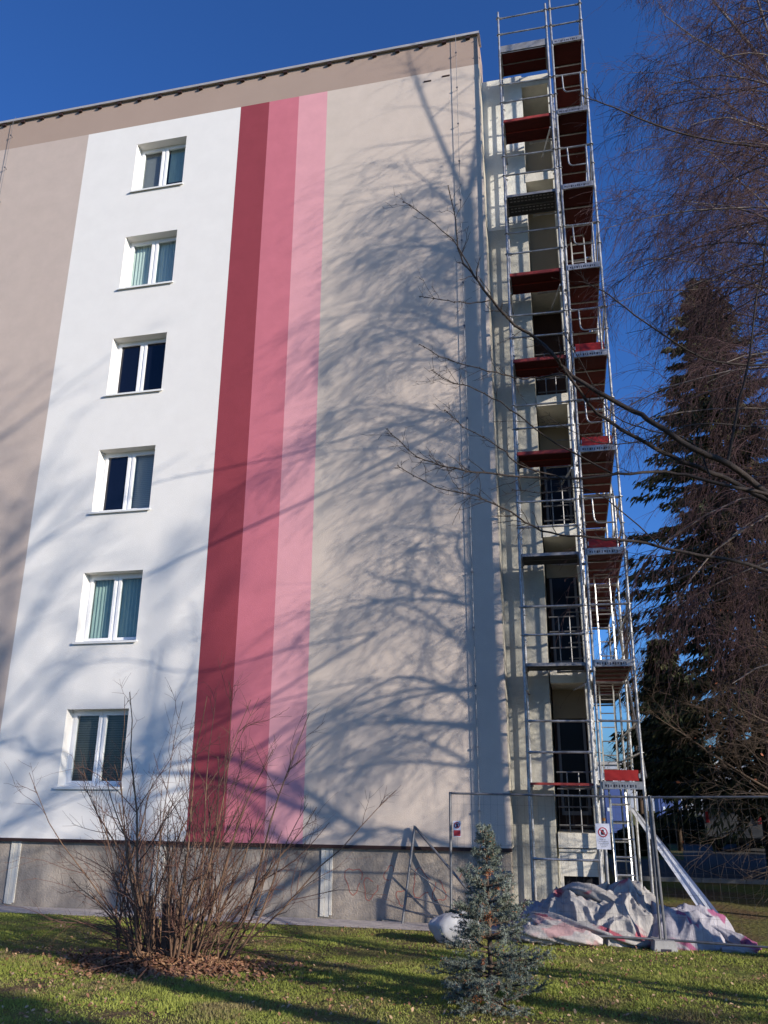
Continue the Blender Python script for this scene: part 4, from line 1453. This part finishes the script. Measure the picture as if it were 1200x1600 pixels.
def bare_tree(loc, H, seed, label, spread, trunk_r, name='bare_tree', lim=26, per=(9, 7, 4), z0=.25, key='bark_brown', group=None, droop=-.02):
    t = thing(name, label, 'tree', loc, group=group)
    rg = np.random.default_rng(seed)
    MB().use(M[key]).path([(0, 0, -.1), (.05, .03, H * .35), (-.05, .06, H * .7), (0, 0, H * .97)], [trunk_r * 1.1, trunk_r * .8, trunk_r * .4, .02], 9).build('trunk', t, smooth=True)
    zf = rg.uniform(z0, .97, lim)
    a = rg.random(lim) * 6.283
    D0 = np.stack([np.cos(a), np.sin(a), .45 + .9 * zf + rg.normal(0, .15, lim)], -1)
    P0 = np.stack([0 * a, 0 * a, zf * H], -1)
    L = spread * (1.25 - .85 * zf) * rg.uniform(.7, 1.15, lim)
    P, Rr = grow(P0, D0, L, trunk_r * .36 * (1.2 - .8 * zf), 7, droop=droop, wig=.1, taper=.15, rg=rg)
    for i in range(lim):
        tb = Tubes()
        tb.add(P[i:i + 1], Rr[i:i + 1], 6)
        tb.build('limb', M[key], t)
    tb = Tubes()
    p1, d1, r1, t1 = sample(P, Rr, per[0], .15, .98, rg, 1, .8)
    L1 = np.repeat(L, per[0]) * (.45 * (1 - t1) + .15) * rg.uniform(.5, 1.1, len(t1))
    P1, R1 = grow(p1, d1, L1, np.maximum(r1 * .5, .006), 6, droop=0, wig=.12, taper=.25, rg=rg)
    tb.add(P1, R1, 4)
    p2, d2, r2, t2 = sample(P1, R1, per[1], .15, 1, rg, 1, .8)
    L2 = np.repeat(L1, per[1]) * rg.uniform(.25, .6, len(t2))
    P2, R2 = grow(p2, d2, L2, np.maximum(r2 * .5, .004), 4, wig=.14, taper=.4, rg=rg)
    tb.add(P2, R2, 3)
    if per[2]:
        p3, d3, r3, t3 = sample(P2, R2, per[2], .1, 1, rg, 1, .8)
        P3, R3 = grow(p3, d3, np.repeat(L2, per[2]) * rg.uniform(.3, .7, len(t3)), np.maximum(r3 * .6, .003), 2, wig=.14, taper=.5, rg=rg)
        tb.add(P3, R3, 3)
    tb.build('twigs', M[key], t, kind='stuff')
    return t, P1, P2

# trees standing behind the viewer to the right: their shade falls on the left of the gable
def shade_spot(X, t):
    return X + t * math.sin(SUN_AZ), -t * math.cos(SUN_AZ)
for i, (X, t, H, sp, sd) in enumerate(((-10.5, 30, 17.5, 5.2, 31), (-6.9, 37, 18, 4.6, 32), (-14.5, 27, 22, 6.0, 33))):
    x, y = shade_spot(X, t)
    bare_tree((x, y, float(gz(x, max(y, -14)))), H, sd, 'bare broad tree on the lawn to the right of the viewer', sp, .22, lim=24, per=(7, 6, 2), z0=.38, group='bare trees right of the viewer')

# the nearer tree whose long branches reach in from the right
CF = np.array([_f.x, _f.y, _f.z])
def at(px, py, fwd):
    """a point along the view through a photo position at a horizontal distance fwd"""
    d = np.array(_f) + (px - 600) / 1267.4 * np.array(R_) - (py - 800) / 1267.4 * np.array(U_)
    h = d[0] * -math.sin(YAW) + d[1] * math.cos(YAW)
    return np.array(CAM) + d * fwd / h
near_t = thing('fruit_tree', 'dark bare tree reaching long budded branches in from the right edge before the scaffold', 'tree', (5.75, -7.1, gnd(5.75, -7.1)))
NB = Vector(near_t.location)
BR = [  # px polyline from the trunk side to the tip, distances, radii
    ([(1420, 905), (1300, 838), (1200, 771), (1137, 725), (1080, 699), (1023, 662), (980, 638), (933, 612), (883, 578), (866, 554), (837, 529), (796, 500), (768, 468), (742, 433), (720, 400), (712, 345), (700, 290)], 9.3, 7.9, .042, .0035),
    ([(1450, 960), (1330, 850), (1181, 772), (1141, 751), (1080, 725), (1037, 708), (983, 677), (933, 646), (905, 610), (879, 572)], 9.6, 8.7, .036, .012),
    ([(1420, 1010), (1250, 800), (1120, 755), (1040, 738), (967, 742), (892, 748), (804, 744), (742, 737), (700, 729), (650, 712), (605, 670)], 9.2, 7.7, .022, .0032),
    ([(1450, 1020), (1300, 925), (1192, 890), (1158, 879), (1075, 865), (1012, 850), (960, 842), (908, 839), (846, 829), (796, 800), (745, 776), (680, 760), (622, 728)], 9.4, 8.0, .024, .003),
    ([(879, 583), (830, 592), (804, 590), (763, 579), (700, 562), (655, 538)], 8.5, 7.8, .010, .003),
    ([(960, 742), (883, 700), (838, 671), (783, 629), (733, 604), (700, 596), (675, 578)], 8.8, 7.9, .010, .003),
    ([(880, 748), (808, 725), (783, 700), (725, 667), (695, 640)], 8.4, 7.8, .008, .003),
    ([(1137, 722), (1152, 644), (1170, 561), (1180, 480), (1195, 400), (1205, 300)], 9.0, 8.6, .016, .005),
    ([(742, 433), (715, 385), (680, 350), (630, 315)], 8.0, 7.7, .008, .003),
    ([(1110, 745), (1080, 690), (1000, 668), (950, 640), (905, 560), (880, 520)], 9.1, 8.6, .009, .003),
    ([(768, 468), (735, 474), (700, 470), (657, 463)], 8.1, 7.8, .007, .003),
    ([(1030, 852), (960, 790), (905, 762), (850, 770), (800, 765)], 8.9, 8.3, .007, .003),
    ([(1320, 250), (1200, 231), (1075, 212), (975, 175), (930, 157), (905, 150)], 10.2, 9.2, .018, .004),
    ([(1350, 560), (1200, 570), (1100, 560), (992, 492), (941, 454), (905, 440)], 9.7, 8.8, .016, .004),
    ([(1380, 640), (1200, 665), (1090, 662), (1000, 690), (930, 690), (860, 655)], 9.6, 8.7, .012, .003),
]
tb2 = Tubes()
rgN = np.random.default_rng(77)
buds = []
allP, allR = [], []
for pts, f0, f1, r0, r1 in BR:
    n = len(pts)
    # distance varies along the branch with some real wander
    W3 = np.array([at(px, py, f0 + (f1 - f0) * i / (n - 1) + .12 * math.sin(i * 1.3 + px)) for i, (px, py) in enumerate(pts)]) - np.array(NB)
    Q = smooth_poly(W3, 4)
    Q[1:-1] += rgN.normal(0, .006, (len(Q) - 2, 3))
    r0, r1 = r0 * 1.2, r1 * 1.25
    Rq = r0 + (r1 - r0) * np.linspace(0, 1, len(Q)) ** .8
    tb = Tubes()
    tb.add(Q[None], Rq[None], 7)
    tb.build('branch', M['bark_dark'], near_t)
    allP.append(Q)
    allR.append(Rq)
    seg = np.linalg.norm(np.diff(Q, axis=0), axis=1).sum()
    k = int(seg / .17)
    p, d, r, tt = sample(Q[None], Rq[None], k, .35, .99, rgN, .9, .8)
    L = rgN.uniform(.08, .45, k)
    P, R = grow(p, d, L, np.clip(r * .5, .0022, .005), 5, droop=-.02, wig=.2, taper=.5, rg=rgN)
    tb2.add(P, R, 4)
    p, d, r, tt = sample(P, R, 2, .2, 1, rgN, .8, .9)
    P2, R2 = grow(p, d, rgN.uniform(.03, .12, len(tt)), np.full(len(tt), .0022), 2, wig=.2, taper=.7, rg=rgN)
    tb2.add(P2, R2, 3)
    for q in Q[int(len(Q) * .4)::1]:
        for _ in range(2):
            v = rgN.normal(0, 1, 3)
            v /= np.linalg.norm(v)
            buds.append([q + v * .001, q + v * .012, q + v * .020])
tb2.add(np.array(buds), np.tile([.0045, .0045, .001], (len(buds), 1)), 4)
tb2.build('twigs', M['bark_dark'], near_t, kind='stuff')
tk = MB().use(M['bark_dark'])
tk.path([(0, 0, -.1), (-.02, .05, 1.4), (.03, .12, 2.6), (.0, .2, 4.2), (.1, .3, 6.0), (.2, .3, 9.0)], [.11, .09, .085, .07, .05, .02], 10)
tk.build('trunk', near_t, smooth=True)
for j in (0, 1, 2, 3, 7):
    pass
for j in (0, 1, 2, 3, 12, 13, 14):      # join the branches to the trunk
    q = Vector(allP[j][0])
    zt = max(1.2, q.z - .55)
    tk = MB().use(M['bark_dark'])
    tk.path([(.03, .15, zt), tuple((Vector((.03, .15, zt)) * .45 + q * .55) + Vector((0, 0, -.12))), tuple(q)], [allR[j][0] * 1.35, allR[j][0] * 1.15, allR[j][0]], 7)
    tk.build('limb', near_t, smooth=True)

def big_spruce(loc, H, seed, label, base_r, group=None, dens=1.0, keyA='needle_dark', keyB='needle_sunlit', zmin=.08, fine=.45):
    t = thing('spruce_tree', label, 'tree', loc, group=group)
    rg = np.random.default_rng(seed)
    MB().use(M['bark_brown']).path([(0, 0, -.1), (0, 0, H * .5), (0, 0, H)], [H * .014, H * .008, .02], 9).build('trunk', t, smooth=True)
    n = int(430 * dens)
    zf = zmin + (1 - zmin) * np.linspace(0, 1, n) ** .9
    a = np.arange(n) * 2.39996 + rg.normal(0, .3, n)
    f = 1 - zf
    L = (.25 + base_r * f ** .8) * rg.uniform(.6, 1.12, n)
    D0 = np.stack([np.cos(a), np.sin(a), .25 * zf * 2 - .05], -1)
    P0 = np.stack([0 * a, 0 * a, zf * H], -1)
    P, Rr = grow(P0, D0, L, .015 + .03 * f, 7, droop=np.array([.08, .1, .1, .06, 0, -.06, -.1]), wig=.07, rg=rg)
    tb = Tubes()
    tb.add(P, Rr, 5)
    tb.build('branch', M['bark_brown'], t)
    # hanging sprays: ragged strips of needles
    per = int(165 * dens * fine)
    p, d, r, tt = sample(P, Rr, per, .12, 1.0, rg, .9, .7)
    Lr = np.repeat(L, per)
    ln = (.16 + .22 * Lr / base_r) * rg.uniform(.6, 1.4, len(p)) * (1.15 - .3 * tt)
    p = p + rg.normal(0, .10, p.shape) * np.array([1, 1, .6]) * (.3 + Lr / base_r)[:, None]
    d[:, 2] = -np.abs(d[:, 2]) * .3 - rg.uniform(.2, 1.2, len(p))
    d = nrm(d)
    side = nrm(np.cross(d, rg.normal(0, 1, d.shape)))
    w = ((.017 + .030 * rg.random(len(p))) / fine ** .5)[:, None]
    mid = p + d * ln[:, None] * .45
    V = np.stack([p, mid + side * w, p + d * ln[:, None], mid - side * w], 1).reshape(-1, 3)
    mi = (rg.random(len(p)) < np.where(np.repeat(zf, per) > .55, .55, .12)).astype(int)  # more olive near the top: sunlight painted into the needle colour
    link('needles', raw_mesh('needles', V, np.arange(len(V)).reshape(-1, 4), [M[keyA], M[keyB]], mi), t, kind='stuff')
    return t
big_spruce((6.25, 10.6, .1), 18.4, 9, 'tall dark spruce with olive sunlit top standing behind the lawn at the right', 4.9, zmin=.12, fine=1.0)
big_spruce((8.3, 9.0, .1), 12.0, 12, 'shorter dark spruce at the right edge beside the taller one', 3.8, zmin=.12, fine=.8)
big_spruce((4.55, 17.5, .1), 7.4, 13, 'low bushy spruce between the scaffold and the tall spruce', 1.7, zmin=.27, dens=.8, fine=.8)
for i, (x, y, h) in enumerate(((12.6, 5.6, 17), (15.5, 3.2, 17), (17.5, 8.2, 18), (12.5, 9.6, 15), (14.6, -.1, 12))):  # unseen spruces, added to cast shade over the right background
    big_spruce((x, y, .1), h, 41 + i, 'dense dark spruce added out of view to shade the right background', 4.2 if i < 4 else 2.3, group='added shade spruces right of the lawn', dens=.8, zmin=.04)

big_spruce((11.1, -15.9, float(gz(0, -14))), 6.4, 51, 'slender young spruce on the lawn right of the viewer', .8, zmin=.03, dens=.6, fine=1.0)

# dark bare bushes at the right with a few leaves left
bt, bP1, bP2 = bare_tree((5.6, 1.5, .12), 7.5, 61, 'twiggy bare tree with a few orange leaves left in front of the spruce', 3.4, .09, name='bare_tree', lim=30, per=(9, 7, 4), z0=.2, key='bark_brown', droop=.03)
rg = np.random.default_rng(62)
e = bP2[:, -1]
e = e[rg.random(len(e)) < .06]
for_leaf = []
V = []
for q in e:
    s = rg.uniform(.022, .04)
    u, w = nrm(rg.normal(0, 1, 3)), rg.normal(0, 1, 3)
    w = nrm(np.cross(u, w))
    V += [q, q + u * s + w * s * .6, q + u * s * 2, q + u * s - w * s * .6]
link('leaf', raw_mesh('leaf', np.array(V), np.arange(len(V)).reshape(-1, 4), [M['leaf_orange']]), bt, kind='stuff')
bare_tree((6.6, 3.4, .12), 8.5, 63, 'dense bare reddish brown tree at the right edge in front of the spruces', 3.8, .10, lim=40, per=(10, 8, 4), z0=.12, droop=.03)
bare_tree((3.55, 21, .12), 9.5, 64, 'slim bare tree on the far lawn seen past the scaffold', 2.6, .10, lim=26, per=(7, 6, 3))
bare_tree((4.6, 33, .12), 11, 65, 'bare tree before the pale far building', 3.2, .12, lim=26, per=(7, 6, 3))
bare_tree((7.4, 40, .12), 11, 66, 'bare tree far down the road at the right', 3.2, .12, lim=26, per=(7, 6, 3))

# ------------------------------------------------------------------ things far behind at the right
M['van'] = mat('pale_van_paint', (.27, .28, .30), .4, spec=.5, var=.15, vscale=1.5)
M['tyre'] = mat('tyre', (.02, .02, .02), .9)
def van(loc, rz):
    t = thing('parked_van', 'pale grey van with rounded roof parked in the shade behind the fence', 'van', loc, (0, 0, rz))
    L, Wd, H = 4.9, 1.95, 2.1
    prof = [(0, .35), (0, 1.35), (.08, 1.85), (.3, 2.05), (.8, H), (3.2, H), (3.5, 2.0), (4.2, 1.25), (4.75, 1.05), (4.9, .8), (4.9, .35)]
    vs = [(x, y * (1 - .07 * max(0, z - 1.1)), z) for y in (-Wd / 2, Wd / 2) for x, z in prof]
    n = len(prof)
    m = MB().use(M['van'])
    m.mesh(vs, [tuple(range(n))[::-1], tuple(range(n, 2 * n))] + [(i, (i + 1) % n, n + (i + 1) % n, n + i) for i in range(n)])
    m.build('body', t)
    for x in (.95, 3.9):
        for s in (-1, 1):
            w = MB().use(M['tyre']).tube((x, s * (Wd / 2 - .2), .33), (x, s * (Wd / 2 + .01), .33), .33, 18).build('wheel', t)
            MB().use(M['alu']).tube((x, s * (Wd / 2), .33), (x, s * (Wd / 2 + .02), .33), .2, 14).build('rim', w)
    for s in (-1, 1):
        MB().use(M['dglass']).box(3.0, 3.55, s * (Wd / 2 - .045) - .01, s * (Wd / 2 - .045) + .01, 1.3, 1.8).build('side_window', t)
        MB().use(M['sign_red']).box(-.015, .01, s * (Wd / 2 - .12) - .05, s * (Wd / 2 - .12) + .05, .95, 1.3).build('tail_light', t)
    MB().use(M['dglass']).box(-.012, .02, -.7, .7, 1.3, 1.75).build('rear_window', t)
    MB().use(M['tyre']).box(-.06, .05, -.95, .95, .35, .5).build('bumper', t)
van((6.3, 16.9, .12), 1.15)

def toilet(loc, rz, label):
    t = thing('portable_toilet', label, 'portable toilet', loc, (0, 0, rz), 'portable toilets far behind')
    M['toilet_blue'] = M.get('toilet_blue') or mat('blue_plastic', (.05, .085, .25), .5, var=.1, vscale=4)
    M['toilet_white'] = M.get('toilet_white') or mat('translucent_roof', (.6, .68, .8), .5)
    MB().use(M['toilet_blue']).box(-.55, .55, -.55, .55, .05, 2.0).build('cabin', t)
    m = MB().use(M['toilet_white'])
    m.mesh([(-.58, -.58, 2.0), (.58, -.58, 2.0), (.58, .58, 2.0), (-.58, .58, 2.0), (-.4, -.4, 2.3), (.4, -.4, 2.3), (.4, .4, 2.3), (-.4, .4, 2.3)],
           [(0, 3, 2, 1), (4, 5, 6, 7), (0, 1, 5, 4), (1, 2, 6, 5), (2, 3, 7, 6), (3, 0, 4, 7)])
    m.build('roof', t)
    MB().use(M['toilet_blue']).box(-.42, .42, -.58, -.55, .12, 1.95).build('door', t)
    MB().use(M['toilet_white']).box(-.35, -.25, -.6, -.58, 1.0, 1.15).build('handle', t)
toilet((5.5, 30.2, .12), .1, 'blue portable toilet with a pale roof far behind, seen right of the scaffold')
toilet((2.75, 27.5, .12), .1, 'blue portable toilet partly hidden behind the scaffold foot')

def far_block(loc, w, d, floors, cols, key, label, rz=0):
    t = thing('far_building', label, 'building', loc, (0, 0, rz))
    h = floors * 2.8 + 1
    MB().use(M[key]).box(0, w, 0, d, 0, h).build('wall', t)
    MB().use(M['cap']).box(-.2, w + .2, -.2, d + .2, h, h + .25).build('roof', t)
    wm = MB().use(M['pvc'])
    wm.box(-.7, .7, -.03, .01, 0, 1.4)
    wme = wm.me('window')
    pm = MB().use(M['dglass'])
    pm.box(-.62, -.04, -.045, -.03, .08, 1.32)
    pm.box(.04, .62, -.045, -.03, .08, 1.32)
    pme = pm.me('pane')
    for i in range(floors):
        for j in range(cols):
            o = link('window', wme, t, loc=(w * (j + .5) / cols, 0, 1.2 + 2.8 * i))
            link('pane', pme, o)
M['far'] = mat('blue_grey_render', (.36, .39, .46), .9)
far_block((2, 62, .1), 16, 11, 1, 5, 'far', 'low blue grey building far behind between the scaffold and the spruces')
far_block((24, 78, .1), 22, 12, 3, 7, 'beige', 'beige block far down the road at the right', -.1)
def hedge(loc, sx, sy, sz, seed, label):
    rg = np.random.default_rng(seed)
    n = 9000
    q = rg.normal(0, 1, (n, 3))
    q = nrm(q) * (rg.random((n, 1)) ** .25)
    q[:, 2] = np.abs(q[:, 2])
    c = q * np.array([sx, sy, sz])
    nd = nrm(rg.normal(0, 1, (n, 3)))
    sd = nrm(np.cross(nd, rg.normal(0, 1, (n, 3))))
    s = .07
    V = np.stack([c - sd * s * .5, c + nd * s, c + sd * s * .5, c - nd * s], 1).reshape(-1, 3)
    t = thing('hedge_bush', label, 'bush', loc, group=None)
    link('foliage', raw_mesh('foliage', V, np.arange(len(V)).reshape(-1, 4), [M['needle_dark']]), t, kind='stuff')
    tb = Tubes()
    a = rg.random(30) * 6.28
    P, R = grow(np.zeros((30, 3)), np.stack([np.cos(a) * sx, np.sin(a) * sy, np.full(30, sz)], -1), np.full(30, sz * .9), np.full(30, .02), 4, rg=rg)
    tb.add(P, R, 4)
    tb.build('stem', M['bark_brown'], t)
hedge((5.3, 22, .1), 2.0, 1.0, 1.1, 71, 'low dark bush left of the van behind the fence')
hedge((3.0, 15.5, .1), 1.0, .8, .9, 72, 'dark bush seen through the scaffold foot')
hedge((9.5, 20, .1), 2.6, 1.2, 2.2, 73, 'tall dark hedge behind the van at the right edge')
